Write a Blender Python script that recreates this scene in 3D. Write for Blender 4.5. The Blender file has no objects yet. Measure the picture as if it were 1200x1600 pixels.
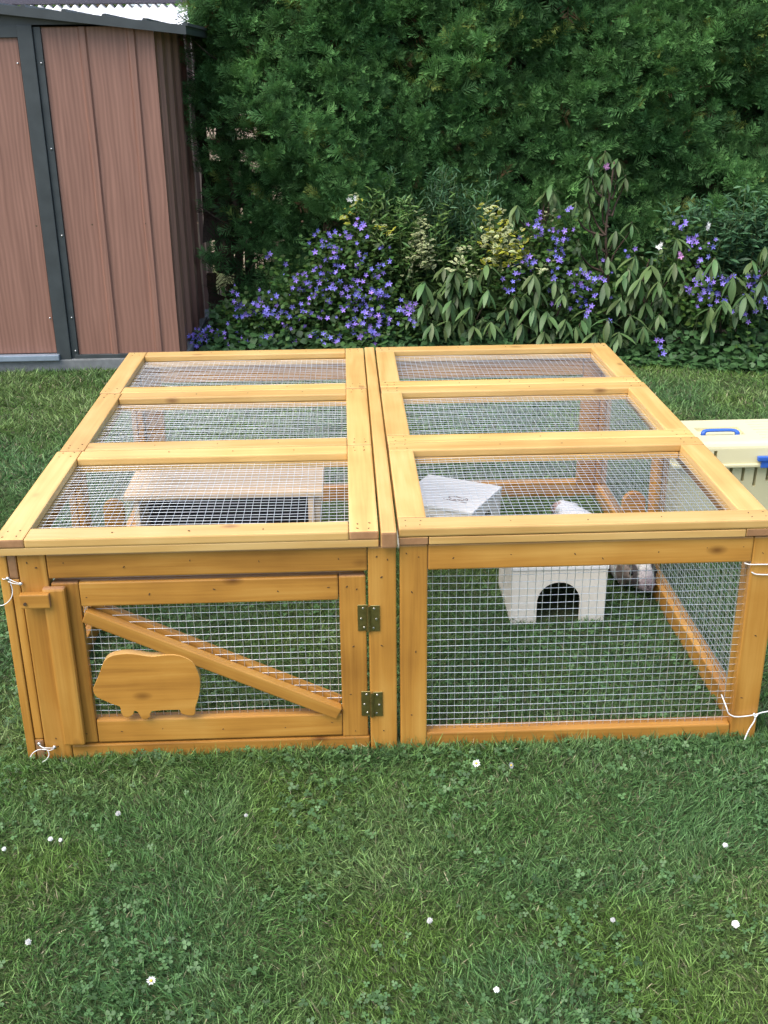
import bpy, bmesh, math, random
import numpy as np
from mathutils import Vector, Matrix, Euler

random.seed(7)
rng = np.random.default_rng(11)
SC = bpy.context.scene
COL = SC.collection
PI = math.pi

# ------------------------------------------------------------------ camera, sky, sun, exposure
CAM = np.array([-0.1239, -2.3282, 1.6046])
PITCH, YAW, ROLL, FPX = 0.38937, 0.033774, -0.0109, 1711.2
_f = np.array([math.sin(YAW) * math.cos(PITCH), math.cos(YAW) * math.cos(PITCH), -math.sin(PITCH)])
_r = np.cross(_f, [0, 0, 1]); _r /= np.linalg.norm(_r)
_u = np.cross(_r, _f)
_r2 = _r * math.cos(ROLL) + _u * math.sin(ROLL)
_u2 = -_r * math.sin(ROLL) + _u * math.cos(ROLL)
cd = bpy.data.cameras.new('camera')
cam = bpy.data.objects.new('camera', cd); COL.objects.link(cam)
cam.matrix_world = Matrix(((_r2[0], _u2[0], -_f[0], CAM[0]), (_r2[1], _u2[1], -_f[1], CAM[1]),
                           (_r2[2], _u2[2], -_f[2], CAM[2]), (0, 0, 0, 1)))
cd.sensor_fit = 'VERTICAL'; cd.sensor_height = 24.0; cd.lens = 24.0 * FPX / 1600.0
cd.clip_start = 0.05; cd.clip_end = 500
SC.camera = cam

SUN_EL, SUN_AZ = math.radians(60), math.radians(236)      # azimuth measured from +Y towards +X
w = bpy.data.worlds.new('World'); SC.world = w; w.use_nodes = True
nt = w.node_tree; bg = nt.nodes['Background']
sky = nt.nodes.new('ShaderNodeTexSky'); sky.sky_type = 'NISHITA'; sky.sun_disc = False
sky.sun_elevation = SUN_EL; sky.sun_rotation = SUN_AZ; sky.dust_density = 3.0; sky.air_density = 1.0; sky.ozone_density = 0.6
nt.links.new(sky.outputs[0], bg.inputs[0]); bg.inputs[1].default_value = 0.15
sl = bpy.data.lights.new('sun', 'SUN'); sl.energy = 1.5; sl.angle = math.radians(60); sl.color = (1, 0.95, 0.86)
sun = bpy.data.objects.new('sun', sl); COL.objects.link(sun)
sd = Vector((math.sin(SUN_AZ) * math.cos(SUN_EL), math.cos(SUN_AZ) * math.cos(SUN_EL), math.sin(SUN_EL)))
sun.rotation_euler = sd.to_track_quat('Z', 'Y').to_euler()
SC.view_settings.view_transform = 'Standard'; SC.view_settings.look = 'None'
SC.view_settings.exposure = 1.22; SC.view_settings.gamma = 1.0
SC.cycles.max_bounces = 5; SC.cycles.diffuse_bounces = 3; SC.cycles.glossy_bounces = 3


def on_y(px, py, Y):
    """world point seen at photograph pixel (px,py) on the plane y=Y: used to lay out the bed plants at their real distances"""
    d = _f * FPX + _r2 * (px - 600) - _u2 * (py - 800)
    return CAM + d * ((Y - CAM[1]) / d[1])


# ------------------------------------------------------------------ materials
def new_mat(name):
    m = bpy.data.materials.new(name); m.use_nodes = True
    n = m.node_tree; b = n.nodes['Principled BSDF']
    return m, n, b


def N(n, t, **kw):
    x = n.nodes.new(t)
    for k, v in kw.items(): setattr(x, k, v)
    return x


def plain(name, col, rough=0.5, metal=0.0, var=0.12, scale=30, bump=0.0, spec=0.5):
    m, n, b = new_mat(name)
    tc = N(n, 'ShaderNodeTexCoord'); no = N(n, 'ShaderNodeTexNoise'); no.inputs['Scale'].default_value = scale; no.inputs['Detail'].default_value = 5
    n.links.new(tc.outputs['Object'], no.inputs['Vector'])
    r = N(n, 'ShaderNodeValToRGB')
    r.color_ramp.elements[0].position = 0.25; r.color_ramp.elements[1].position = 0.75
    r.color_ramp.elements[0].color = tuple(c * (1 - var) for c in col) + (1,)
    r.color_ramp.elements[1].color = tuple(min(1, c * (1 + var)) for c in col) + (1,)
    n.links.new(no.outputs['Fac'], r.inputs[0]); n.links.new(r.outputs[0], b.inputs['Base Color'])
    b.inputs['Roughness'].default_value = rough; b.inputs['Metallic'].default_value = metal
    b.inputs['Specular IOR Level'].default_value = spec
    if bump:
        bp = N(n, 'ShaderNodeBump'); bp.inputs['Strength'].default_value = bump; bp.inputs['Distance'].default_value = 0.004
        n.links.new(no.outputs['Fac'], bp.inputs['Height']); n.links.new(bp.outputs[0], b.inputs['Normal'])
    return m


def wood(name, c0, c1, c2, rough=0.38, coat=0.25, knots=True, grain=1.0, var=0.25):
    """varnished pine; the grain runs along each board's own X axis and differs from board to board"""
    m, n, b = new_mat(name); L = n.links.new
    tc = N(n, 'ShaderNodeTexCoord'); oi = N(n, 'ShaderNodeObjectInfo')
    off = N(n, 'ShaderNodeVectorMath', operation='MULTIPLY_ADD')
    sc = N(n, 'ShaderNodeVectorMath', operation='SCALE'); sc.inputs[0].default_value = (37.1, 11.7, 23.3)
    L(oi.outputs['Random'], sc.inputs['Scale'])
    L(tc.outputs['Object'], off.inputs[0]); off.inputs[1].default_value = (1, 1, 1); L(sc.outputs[0], off.inputs[2])
    mp = N(n, 'ShaderNodeMapping'); mp.inputs['Scale'].default_value = (1.6, 22, 22); L(off.outputs[0], mp.inputs[0])
    n1 = N(n, 'ShaderNodeTexNoise'); n1.inputs['Scale'].default_value = 1.0; n1.inputs['Detail'].default_value = 6; n1.inputs['Roughness'].default_value = 0.55
    n1.inputs['Distortion'].default_value = 0.6
    L(mp.outputs[0], n1.inputs['Vector'])
    mp2 = N(n, 'ShaderNodeMapping'); mp2.inputs['Scale'].default_value = (5, 170, 170); L(off.outputs[0], mp2.inputs[0])
    n2 = N(n, 'ShaderNodeTexNoise'); n2.inputs['Scale'].default_value = 1.0; n2.inputs['Detail'].default_value = 4; L(mp2.outputs[0], n2.inputs['Vector'])
    n3 = N(n, 'ShaderNodeTexNoise'); n3.inputs['Scale'].default_value = 5.0; n3.inputs['Detail'].default_value = 3; L(off.outputs[0], n3.inputs['Vector'])
    a = N(n, 'ShaderNodeMath', operation='MULTIPLY_ADD'); a.inputs[1].default_value = 0.85 * grain; L(n1.outputs['Fac'], a.inputs[0])
    a2 = N(n, 'ShaderNodeMath', operation='MULTIPLY_ADD'); a2.inputs[1].default_value = 0.30 * grain; L(n2.outputs['Fac'], a2.inputs[0]); L(a.outputs[0], a2.inputs[2])
    a3 = N(n, 'ShaderNodeMath', operation='MULTIPLY_ADD'); a3.inputs[1].default_value = 0.5; L(n3.outputs['Fac'], a3.inputs[0]); a3.inputs[2].default_value = -0.165 - 0.155 * grain
    L(a3.outputs[0], a.inputs[2])
    r = N(n, 'ShaderNodeValToRGB'); e = r.color_ramp.elements
    e[0].position = 0.22; e[0].color = (*c0, 1); e[1].position = 0.8; e[1].color = (*c2, 1)
    k = r.color_ramp.elements.new(0.52); k.color = (*c1, 1)
    L(a2.outputs[0], r.inputs[0]); out = r.outputs[0]
    if knots:
        mpk = N(n, 'ShaderNodeMapping'); mpk.inputs['Scale'].default_value = (5.5, 11, 11); L(off.outputs[0], mpk.inputs[0])
        vo = N(n, 'ShaderNodeTexVoronoi'); vo.inputs['Scale'].default_value = 1.0; L(mpk.outputs[0], vo.inputs['Vector'])
        rk = N(n, 'ShaderNodeValToRGB'); rk.color_ramp.elements[0].position = 0.03; rk.color_ramp.elements[0].color = (1, 1, 1, 1)
        rk.color_ramp.elements[1].position = 0.16; rk.color_ramp.elements[1].color = (0, 0, 0, 1); L(vo.outputs['Distance'], rk.inputs[0])
        wh = N(n, 'ShaderNodeMath', operation='GREATER_THAN'); wh.inputs[1].default_value = 0.62
        sp = N(n, 'ShaderNodeSeparateColor'); L(vo.outputs['Color'], sp.inputs[0]); L(sp.outputs[0], wh.inputs[0])
        mk = N(n, 'ShaderNodeMath', operation='MULTIPLY'); L(rk.outputs[0], mk.inputs[0]); L(wh.outputs[0], mk.inputs[1])
        mk2 = N(n, 'ShaderNodeMath', operation='MULTIPLY'); L(mk.outputs[0], mk2.inputs[0]); mk2.inputs[1].default_value = 0.8
        mx = N(n, 'ShaderNodeMix', data_type='RGBA'); L(mk2.outputs[0], mx.inputs[0]); L(out, mx.inputs[6]); mx.inputs[7].default_value = (c0[0] * .38, c0[1] * .28, c0[2] * .3, 1)
        out = mx.outputs[2]
    hsv = N(n, 'ShaderNodeHueSaturation')
    vr = N(n, 'ShaderNodeMapRange'); vr.inputs[3].default_value = 1 - var / 2; vr.inputs[4].default_value = 1 + var / 2
    L(oi.outputs['Random'], vr.inputs[0]); L(vr.outputs[0], hsv.inputs['Value']); L(out, hsv.inputs['Color'])
    L(hsv.outputs[0], b.inputs['Base Color'])
    b.inputs['Roughness'].default_value = rough; b.inputs['Coat Weight'].default_value = coat; b.inputs['Coat Roughness'].default_value = 0.28
    bp = N(n, 'ShaderNodeBump'); bp.inputs['Strength'].default_value = 0.25; bp.inputs['Distance'].default_value = 0.0015
    L(a2.outputs[0], bp.inputs['Height']); L(bp.outputs[0], b.inputs['Normal'])
    return m


def leafy(name, rough=0.5, trans=0.25, attr='tint', col=None, hvar=0.0, spec=0.4):
    """leaf material; colour from the per-leaf attribute, or a plain colour varied per object"""
    m, n, b = new_mat(name); L = n.links.new
    if col is None:
        at = N(n, 'ShaderNodeAttribute'); at.attribute_name = attr; c = at.outputs['Color']
    else:
        oi = N(n, 'ShaderNodeObjectInfo'); h = N(n, 'ShaderNodeHueSaturation'); h.inputs['Color'].default_value = (*col, 1)
        r1 = N(n, 'ShaderNodeMapRange'); r1.inputs[3].default_value = 0.5 - hvar; r1.inputs[4].default_value = 0.5 + hvar; L(oi.outputs['Random'], r1.inputs[0])
        ml = N(n, 'ShaderNodeMath', operation='MULTIPLY'); ml.inputs[1].default_value = 7.31; L(oi.outputs['Random'], ml.inputs[0])
        fr = N(n, 'ShaderNodeMath', operation='FRACT'); L(ml.outputs[0], fr.inputs[0])
        r2 = N(n, 'ShaderNodeMapRange'); r2.inputs[3].default_value = 0.65; r2.inputs[4].default_value = 1.4; L(fr.outputs[0], r2.inputs[0])
        L(r1.outputs[0], h.inputs['Hue']); L(r2.outputs[0], h.inputs['Value']); c = h.outputs[0]
    L(c, b.inputs['Base Color']); b.inputs['Roughness'].default_value = rough; b.inputs['Specular IOR Level'].default_value = spec
    if trans:
        t = N(n, 'ShaderNodeBsdfTranslucent'); L(c, t.inputs[0]); mx = N(n, 'ShaderNodeMixShader'); mx.inputs[0].default_value = trans
        L(b.outputs[0], mx.inputs[1]); L(t.outputs[0], mx.inputs[2]); L(mx.outputs[0], n.nodes['Material Output'].inputs[0])
    return m


M = {}
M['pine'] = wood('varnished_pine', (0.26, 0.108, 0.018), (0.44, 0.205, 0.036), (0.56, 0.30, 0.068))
M['pine_lid'] = wood('varnished_pine_lid', (0.47, 0.255, 0.072), (0.62, 0.380, 0.125), (0.71, 0.48, 0.19), rough=0.34, coat=0.35)  # paler copy of the frame pine: sky sheen on lid tops put into colour
M['end'] = wood('pine_end_grain', (0.24, 0.12, 0.05), (0.32, 0.165, 0.072), (0.40, 0.22, 0.10), rough=0.6, coat=0.05, knots=False)
M['raw'] = wood('unfinished_pine', (0.52, 0.37, 0.22), (0.64, 0.48, 0.31), (0.72, 0.58, 0.41), rough=0.6, coat=0.0, knots=False)
M['shadewood'] = wood('shade_black_board', (0.008, 0.008, 0.010), (0.012, 0.012, 0.015), (0.02, 0.02, 0.022), rough=0.7, coat=0.0, knots=False)  # near black: the shade under the shelf hide is put into this colour
M['ply'] = wood('pale_plywood', (0.66, 0.60, 0.50), (0.75, 0.70, 0.61), (0.80, 0.77, 0.70), rough=0.55, coat=0.0, knots=False, var=0.05)
M['whiteply'] = wood('white_plywood', (0.74, 0.73, 0.71), (0.80, 0.79, 0.77), (0.84, 0.84, 0.83), rough=0.5, coat=0.0, knots=False, var=0.04)
M['wire'] = plain('galvanised_wire', (0.80, 0.84, 0.87), 0.38, 0.85, 0.08, 80)
M['nail'] = plain('dark_nail_head', (0.09, 0.055, 0.03), 0.6, 0.3)
M['brass'] = plain('aged_brass', (0.30, 0.24, 0.09), 0.38, 0.9, 0.25, 60, 0.1)
M['zinc'] = plain('zinc_screw', (0.6, 0.6, 0.6), 0.35, 1.0)
M['cord'] = plain('white_cord', (0.72, 0.72, 0.70), 0.8, 0, 0.1, 300, 0.3)
M['cream'] = plain('cream_plastic', (0.66, 0.61, 0.37), 0.42, 0, 0.03, 12)
M['blue'] = plain('blue_plastic', (0.035, 0.12, 0.48), 0.38, 0, 0.06, 20)
M['trim'] = plain('charcoal_steel_trim', (0.040, 0.048, 0.050), 0.45, 0, 0.2, 14)
M['sill'] = plain('grey_blue_sill', (0.27, 0.33, 0.40), 0.4, 0.3, 0.15, 18)
M['concrete'] = plain('grey_concrete', (0.16, 0.17, 0.17), 0.9, 0, 0.25, 25, 0.4)
M['bark'] = plain('hedge_bark', (0.075, 0.050, 0.034), 0.9, 0, 0.4, 60, 0.8)
M['stem'] = plain('green_stem', (0.07, 0.11, 0.03), 0.7, 0, 0.3, 60)
M['soil'] = plain('bed_soil', (0.045, 0.034, 0.024), 0.95, 0, 0.4, 30, 1.0)
M['corrugated'] = plain('white_corrugated_sheet', (0.82, 0.82, 0.83), 0.5, 0, 0.06, 6)
M['render'] = plain('pale_render_wall', (0.66, 0.72, 0.76), 0.9, 0, 0.05, 6)
M['darkmetal'] = plain('dark_ridge_metal', (0.05, 0.045, 0.06), 0.5)
M['brownboard'] = plain('brown_board', (0.12, 0.06, 0.04), 0.7)
M['creamwall'] = plain('cream_wall', (0.70, 0.58, 0.44), 0.9)
M['dark'] = plain('dark_void', (0.012, 0.012, 0.012), 0.9)
M['tree'] = leafy('mixed_foliage', 0.5, 0.25)
M['grass'] = leafy('grass_blades', 0.45, 0.3)
M['thuja'] = leafy('thuja_scale_foliage', 0.6, 0.3, spec=0.25)
M['rhodo'] = leafy('rhododendron_leaf', 0.42, 0.12, col=(0.074, 0.130, 0.045), hvar=0.03, spec=0.3)
M['petal'] = leafy('violet_petal', 0.6, 0.3, col=(0.29, 0.225, 0.74), hvar=0.025)
M['petal_white'] = leafy('white_petal', 0.6, 0.3, col=(0.78, 0.78, 0.76))
M['petal_pink'] = leafy('pink_petal', 0.6, 0.3, col=(0.42, 0.20, 0.42))
M['yellow'] = plain('daisy_eye', (0.7, 0.48, 0.04), 0.7)
M['fur'] = leafy('guinea_pig_fur', 0.8, 0.1)
M['eye'] = plain('dark_eye', (0.01, 0.008, 0.008), 0.1)


def shed_steel():
    m, n, b = new_mat('brown_woodgrain_steel'); L = n.links.new
    tc = N(n, 'ShaderNodeTexCoord')
    mp = N(n, 'ShaderNodeMapping'); mp.inputs['Scale'].default_value = (26, 26, 1.3); L(tc.outputs['Object'], mp.inputs[0])
    n1 = N(n, 'ShaderNodeTexNoise'); n1.inputs['Scale'].default_value = 1.0; n1.inputs['Detail'].default_value = 5; n1.inputs['Distortion'].default_value = 0.9; L(mp.outputs[0], n1.inputs['Vector'])
    mp2 = N(n, 'ShaderNodeMapping'); mp2.inputs['Scale'].default_value = (180, 180, 5); L(tc.outputs['Object'], mp2.inputs[0])
    n2 = N(n, 'ShaderNodeTexNoise'); n2.inputs['Scale'].default_value = 1.0; n2.inputs['Detail'].default_value = 3; L(mp2.outputs[0], n2.inputs['Vector'])
    wv = N(n, 'ShaderNodeTexWave', bands_direction='X'); wv.inputs['Scale'].default_value = 3.0; wv.inputs['Distortion'].default_value = 9; wv.inputs['Detail'].default_value = 2
    wv.inputs['Detail Scale'].default_value = 0.6
    mp3 = N(n, 'ShaderNodeMapping'); mp3.inputs['Scale'].default_value = (4.5, 4.5, 0.8); L(tc.outputs['Object'], mp3.inputs[0]); L(mp3.outputs[0], wv.inputs['Vector'])
    a = N(n, 'ShaderNodeMath', operation='MULTIPLY_ADD'); a.inputs[1].default_value = 0.5; L(n1.outputs['Fac'], a.inputs[0])
    a0 = N(n, 'ShaderNodeMath', operation='MULTIPLY'); a0.inputs[1].default_value = 0.18; L(n2.outputs['Fac'], a0.inputs[0])
    a1 = N(n, 'ShaderNodeMath', operation='MULTIPLY_ADD'); a1.inputs[1].default_value = 0.16; L(wv.outputs['Fac'], a1.inputs[0]); L(a0.outputs[0], a1.inputs[2]); L(a1.outputs[0], a.inputs[2])
    r = N(n, 'ShaderNodeValToRGB'); e = r.color_ramp.elements
    e[0].position = 0.15; e[0].color = (0.150, 0.070, 0.048, 1); e[1].position = 0.66; e[1].color = (0.31, 0.160, 0.114, 1)
    L(a.outputs[0], r.inputs[0]); L(r.outputs[0], b.inputs['Base Color']); b.inputs['Roughness'].default_value = 0.5
    bp = N(n, 'ShaderNodeBump'); bp.inputs['Strength'].default_value = 0.15; bp.inputs['Distance'].default_value = 0.002; L(a.outputs[0], bp.inputs['Height']); L(bp.outputs[0], b.inputs['Normal'])
    return m


M['shed'] = shed_steel()


def ground_mat():
    m, n, b = new_mat('lawn_ground'); L = n.links.new
    tc = N(n, 'ShaderNodeTexCoord')
    a = N(n, 'ShaderNodeTexNoise'); a.inputs['Scale'].default_value = 2.2; a.inputs['Detail'].default_value = 6; L(tc.outputs['Object'], a.inputs['Vector'])
    c = N(n, 'ShaderNodeTexNoise'); c.inputs['Scale'].default_value = 90; c.inputs['Detail'].default_value = 4; L(tc.outputs['Object'], c.inputs['Vector'])
    mx = N(n, 'ShaderNodeMath', operation='MULTIPLY'); L(a.outputs['Fac'], mx.inputs[0]); L(c.outputs['Fac'], mx.inputs[1])
    r = N(n, 'ShaderNodeValToRGB'); e = r.color_ramp.elements
    e[0].position = 0.1; e[0].color = (0.035, 0.042, 0.016, 1); e[1].position = 0.45; e[1].color = (0.085, 0.13, 0.035, 1)
    L(mx.outputs[0], r.inputs[0]); L(r.outputs[0], b.inputs['Base Color']); b.inputs['Roughness'].default_value = 0.95
    bp = N(n, 'ShaderNodeBump'); bp.inputs['Strength'].default_value = 0.8; bp.inputs['Distance'].default_value = 0.02; L(c.outputs['Fac'], bp.inputs['Height']); L(bp.outputs[0], b.inputs['Normal'])
    return m


M['ground'] = ground_mat()


# ------------------------------------------------------------------ helpers
def link(o, parent=None):
    COL.objects.link(o)
    if parent is not None: o.parent = parent
    return o


def tag(o, label=None, cat=None, group=None, kind=None):
    if label: o['label'] = label
    if cat: o['category'] = cat
    if group: o['group'] = group
    if kind: o['kind'] = kind
    return o


def empty(name, parent=None, loc=(0, 0, 0), label=None, cat=None, group=None):
    o = bpy.data.objects.new(name, None); o.empty_display_size = 0.05; link(o, parent); o.location = loc
    return tag(o, label, cat, group)


def obj(name, bm, mat, parent=None, smooth=False, loc=None):
    me = bpy.data.meshes.new(name); bm.to_mesh(me); bm.free()
    for m in (mat if isinstance(mat, (list, tuple)) else [mat]): me.materials.append(m)
    if smooth:
        me.polygons.foreach_set('use_smooth', [True] * len(me.polygons))
    o = bpy.data.objects.new(name, me); link(o, parent)
    if loc is not None: o.location = loc
    return o


def bbox(bm, x0, x1, y0, y1, z0, z1, bev=0.0, seg=2, mi=0):
    r = bmesh.ops.create_cube(bm, size=1.0)
    vs = r['verts']
    for v in vs:
        v.co = Vector(((x0 + x1) / 2 + v.co.x * (x1 - x0), (y0 + y1) / 2 + v.co.y * (y1 - y0), (z0 + z1) / 2 + v.co.z * (z1 - z0)))
    fs = set(f for v in vs for f in v.link_faces)
    for f in fs: f.material_index = mi
    if bev > 0:
        es = list(set(e for v in vs for e in v.link_edges))
        bmesh.ops.bevel(bm, geom=es, offset=bev, segments=seg, profile=0.6, affect='EDGES')
    return bm


AX = {'x': Matrix(((1, 0, 0), (0, 1, 0), (0, 0, 1))),                 # length along X, width along Y
      'y': Matrix(((0, -1, 0), (1, 0, 0), (0, 0, 1))),                # length along Y, width along -X
      'xz': Matrix(((1, 0, 0), (0, 0, -1), (0, 1, 0))),               # length along X, width along Z
      'z': Matrix(((0, 1, 0), (0, 0, 1), (1, 0, 0))),                 # length along Z, width along X
      'yz': Matrix(((0, 0, 1), (1, 0, 0), (0, 1, 0))),                # length along Y, width along Z
      'zy': Matrix(((0, 0, 1), (0, 1, 0), (-1, 0, 0)))}               # length along Z, width along Y


def board(name, parent, x0, x1, y0, y1, z0, z1, ax, mat='pine', bev=0.004, jit=0.0006):
    """a plank given by its box; local X is its length so that the grain follows it; end faces carry end grain"""
    c = Vector(((x0 + x1) / 2, (y0 + y1) / 2, (z0 + z1) / 2)); s = Vector((x1 - x0, y1 - y0, z1 - z0))
    R = AX[ax]; ls = R.transposed() @ s; ls = Vector((abs(ls.x), abs(ls.y), abs(ls.z)))
    bm = bmesh.new(); bbox(bm, -ls.x / 2, ls.x / 2, -ls.y / 2, ls.y / 2, -ls.z / 2, ls.z / 2)
    es = [e for e in bm.edges]
    bmesh.ops.bevel(bm, geom=es, offset=min(bev, min(ls) * 0.3), segments=2, profile=0.6, affect='EDGES')
    bm.normal_update()
    for f in bm.faces:
        if abs(f.normal.x) > 0.9: f.material_index = 1
    o = obj(name, bm, [M[mat], M['end']], parent)
    o.matrix_local = Matrix.Translation(c + Vector([random.uniform(-jit, jit) for _ in range(3)])) @ R.to_4x4()
    return o


def prism(pts, y0, y1, bev=0.0):
    """outline in (x,z), extruded along y"""
    bm = bmesh.new()
    vs = [bm.verts.new((x, y0, z)) for x, z in pts]
    f = bm.faces.new(vs)
    r = bmesh.ops.extrude_face_region(bm, geom=[f])
    for v in [g for g in r['geom'] if isinstance(g, bmesh.types.BMVert)]: v.co.y = y1
    bmesh.ops.recalc_face_normals(bm, faces=bm.faces)
    if bev:
        es = [e for e in bm.edges if abs(e.verts[0].co.y - e.verts[1].co.y) < 1e-6]
        bmesh.ops.bevel(bm, geom=es, offset=bev, segments=2, profile=0.6, affect='EDGES')
    return bm


def catmull(pts, n=6):
    P = [Vector(p) for p in pts]; P = [P[0] * 2 - P[1]] + P + [P[-1] * 2 - P[-2]]
    out = []
    for i in range(1, len(P) - 2):
        for k in range(n):
            t = k / n; a, b, c, d = P[i - 1:i + 3]
            out.append(0.5 * ((2 * b) + (c - a) * t + (2 * a - 5 * b + 4 * c - d) * t * t + (3 * b - a - 3 * c + d) * t ** 3))
    out.append(P[-2]); return out


def tube(bm, pts, r, seg=6, r1=None):
    pts = [Vector(p) for p in pts]; rings = []
    up = Vector((0.123, 0.456, 0.881))
    for i, p in enumerate(pts):
        t = (pts[min(i + 1, len(pts) - 1)] - pts[max(i - 1, 0)]).normalized()
        a = t.cross(up)
        if a.length < 1e-3: a = t.cross(Vector((1, 0, 0)))
        a.normalize(); b = t.cross(a)
        rr = r if r1 is None else r + (r1 - r) * i / (len(pts) - 1)
        rings.append([bm.verts.new(p + (a * math.cos(2 * PI * k / seg) + b * math.sin(2 * PI * k / seg)) * rr) for k in range(seg)])
    for A, B in zip(rings, rings[1:]):
        for k in range(seg): bm.faces.new((A[k], A[(k + 1) % seg], B[(k + 1) % seg], B[k]))
    bm.faces.new(rings[0][::-1]); bm.faces.new(rings[-1])
    return bm


def np_mesh(name, V, F, mats, tint=None, parent=None, smooth=False):
    """triangle mesh from numpy arrays, optional per-vertex colour attribute 'tint'"""
    me = bpy.data.meshes.new(name); V = np.asarray(V, np.float32); F = np.asarray(F, np.int32); k = F.shape[1]
    me.vertices.add(len(V)); me.vertices.foreach_set('co', V.ravel())
    me.loops.add(F.size); me.loops.foreach_set('vertex_index', F.ravel())
    me.polygons.add(len(F)); me.polygons.foreach_set('loop_start', np.arange(len(F), dtype=np.int32) * k)
    if smooth: me.polygons.foreach_set('use_smooth', np.ones(len(F), bool))
    me.update(calc_edges=True)
    if tint is not None:
        at = me.attributes.new('tint', 'FLOAT_COLOR', 'POINT')
        c = np.ones((len(V), 4), np.float32); c[:, :3] = tint; at.data.foreach_set('color', c.ravel())
    me.materials.append(mats)
    o = bpy.data.objects.new(name, me); link(o, parent)
    return o


def frames(fwd, up, roll=None):
    """orthonormal (N,3,3) with columns x=side, y=forward, z=normal"""
    f = fwd / np.linalg.norm(fwd, axis=1, keepdims=True)
    s = np.cross(f, up); s /= np.linalg.norm(s, axis=1, keepdims=True) + 1e-9
    n = np.cross(s, f)
    if roll is not None:
        c, q = np.cos(roll)[:, None], np.sin(roll)[:, None]; s, n = s * c + n * q, -s * q + n * c
    return np.stack([s, f, n], axis=2)


def scatter(tv, tf, R, T, S, col, shade=None):
    """place copies of a template; S is (N,) or (N,3); returns vertices, faces, per-vertex colour"""
    N_, n = len(T), len(tv)
    S = np.asarray(S); S = S[:, None] if S.ndim == 1 else S
    v = tv[None] * S[:, None, :] if S.shape[1] == 3 else tv[None] * S[:, None, :]
    V = np.einsum('nij,nkj->nki', R, v) + T[:, None, :]
    F = tf[None] + (np.arange(N_) * n)[:, None, None]
    C = np.repeat(col[:, None, :], n, axis=1)
    if shade is not None: C = C * shade[None, :, :] if shade.ndim == 2 else C * shade[None, :, None]
    return V.reshape(-1, 3), F.reshape(-1, tf.shape[1]), C.reshape(-1, 3)


def join_np(parts):
    Vs, Fs, Cs, o = [], [], [], 0
    for V, F, C in parts:
        Vs.append(V); Fs.append(F + o); Cs.append(C); o += len(V)
    return np.concatenate(Vs), np.concatenate(Fs), np.concatenate(Cs)


def rnd(n, a, b): return rng.uniform(a, b, n)


def noise2(x, y, sc, seed):
    """smooth value noise in 0..1"""
    g = np.random.default_rng(seed).uniform(0, 1, (64, 64))
    x = np.asarray(x) * sc + 1000.3; y = np.asarray(y) * sc + 1000.7
    xi, yi = np.floor(x).astype(int), np.floor(y).astype(int); fx, fy = x - xi, y - yi
    fx = fx * fx * (3 - 2 * fx); fy = fy * fy * (3 - 2 * fy)
    G = lambda a, b: g[a % 64, b % 64]
    return (G(xi, yi) * (1 - fx) + G(xi + 1, yi) * fx) * (1 - fy) + (G(xi, yi + 1) * (1 - fx) + G(xi + 1, yi + 1) * fx) * fy


# ------------------------------------------------------------------ the ground
bm = bmesh.new(); bmesh.ops.create_grid(bm, x_segments=2, y_segments=2, size=150)
tag(obj('lawn', bm, M['ground']), 'green lawn the run stands on', 'lawn', kind='structure')


def bed_front(x):      # front edge of the planted bed, as y
    return 4.02 - 0.16 * (np.asarray(x) + 0.9) + 0.05 * np.sin(np.asarray(x) * 5.0)


xs = np.linspace(-1.05, 4.2, 60)
bm = bmesh.new(); prev = None
for x in xs:
    a = bm.verts.new((x, float(bed_front(x)), 0.004)); m_ = bm.verts.new((x, float(bed_front(x)) + 0.12, 0.035)); b_ = bm.verts.new((x, 6.0, 0.05))
    if prev: bm.faces.new((prev[0], a, m_, prev[1])); bm.faces.new((prev[1], m_, b_, prev[2]))
    prev = (a, m_, b_)
tag(obj('planting_bed', bm, M['soil']), 'dark soil bed along the hedge', 'bed', kind='structure')

# ------------------------------------------------------------------ wire mesh and frames of the run
HF, HL0, HL1, HT = 0.565, 0.5655, 0.585, 0.607      # frame top; lid lower layer; mesh level; lid top


def wire_mesh(name, parent, o, U, V, lu, lv, pitch=0.019, r=0.00074):
    """welded wire: o corner, U,V unit axes; wires are four-sided and a little uneven"""
    o = np.array(o, float); U = np.array(U, float); V = np.array(V, float); W = np.cross(U, V)
    Vs, Fs, base = [], [], 0

    def wire(p0, d, L, side, nn):
        nonlocal base
        k = 6; t = np.linspace(0, 1, k)
        wob = rng.normal(0, 0.0007, k)[:, None] * side + (rng.normal(0, 0.0005, k) + .0022 * np.sin(t * PI * 1.7 + rng.normal(0, .25)))[:, None] * nn
        c = p0 + d * (t * L)[:, None] + wob
        for a, b in ((1, 0), (0, 1), (-1, 0), (0, -1)): Vs.append(c + side * a * r + nn * b * r)
        for q in range(4):
            q2 = (q + 1) % 4
            for i in range(k - 1):
                Fs.append((base + q * k + i, base + q * k + i + 1, base + q2 * k + i + 1, base + q2 * k + i))
        base += 4 * k
    nu, nv = int(lv / pitch), int(lu / pitch)
    du, dv = (lv - nu * pitch) / 2, (lu - nv * pitch) / 2
    for i in range(nu + 1): wire(o + V * (du + i * pitch), U, lu, V, W)
    for i in range(nv + 1): wire(o + U * (dv + i * pitch) - W * 2 * r, V, lv, U, W)
    ob = np_mesh(name, np.concatenate(Vs), np.array(Fs), M['wire'], parent=parent, smooth=True)
    ob['kind'] = 'stuff'
    return ob


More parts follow.
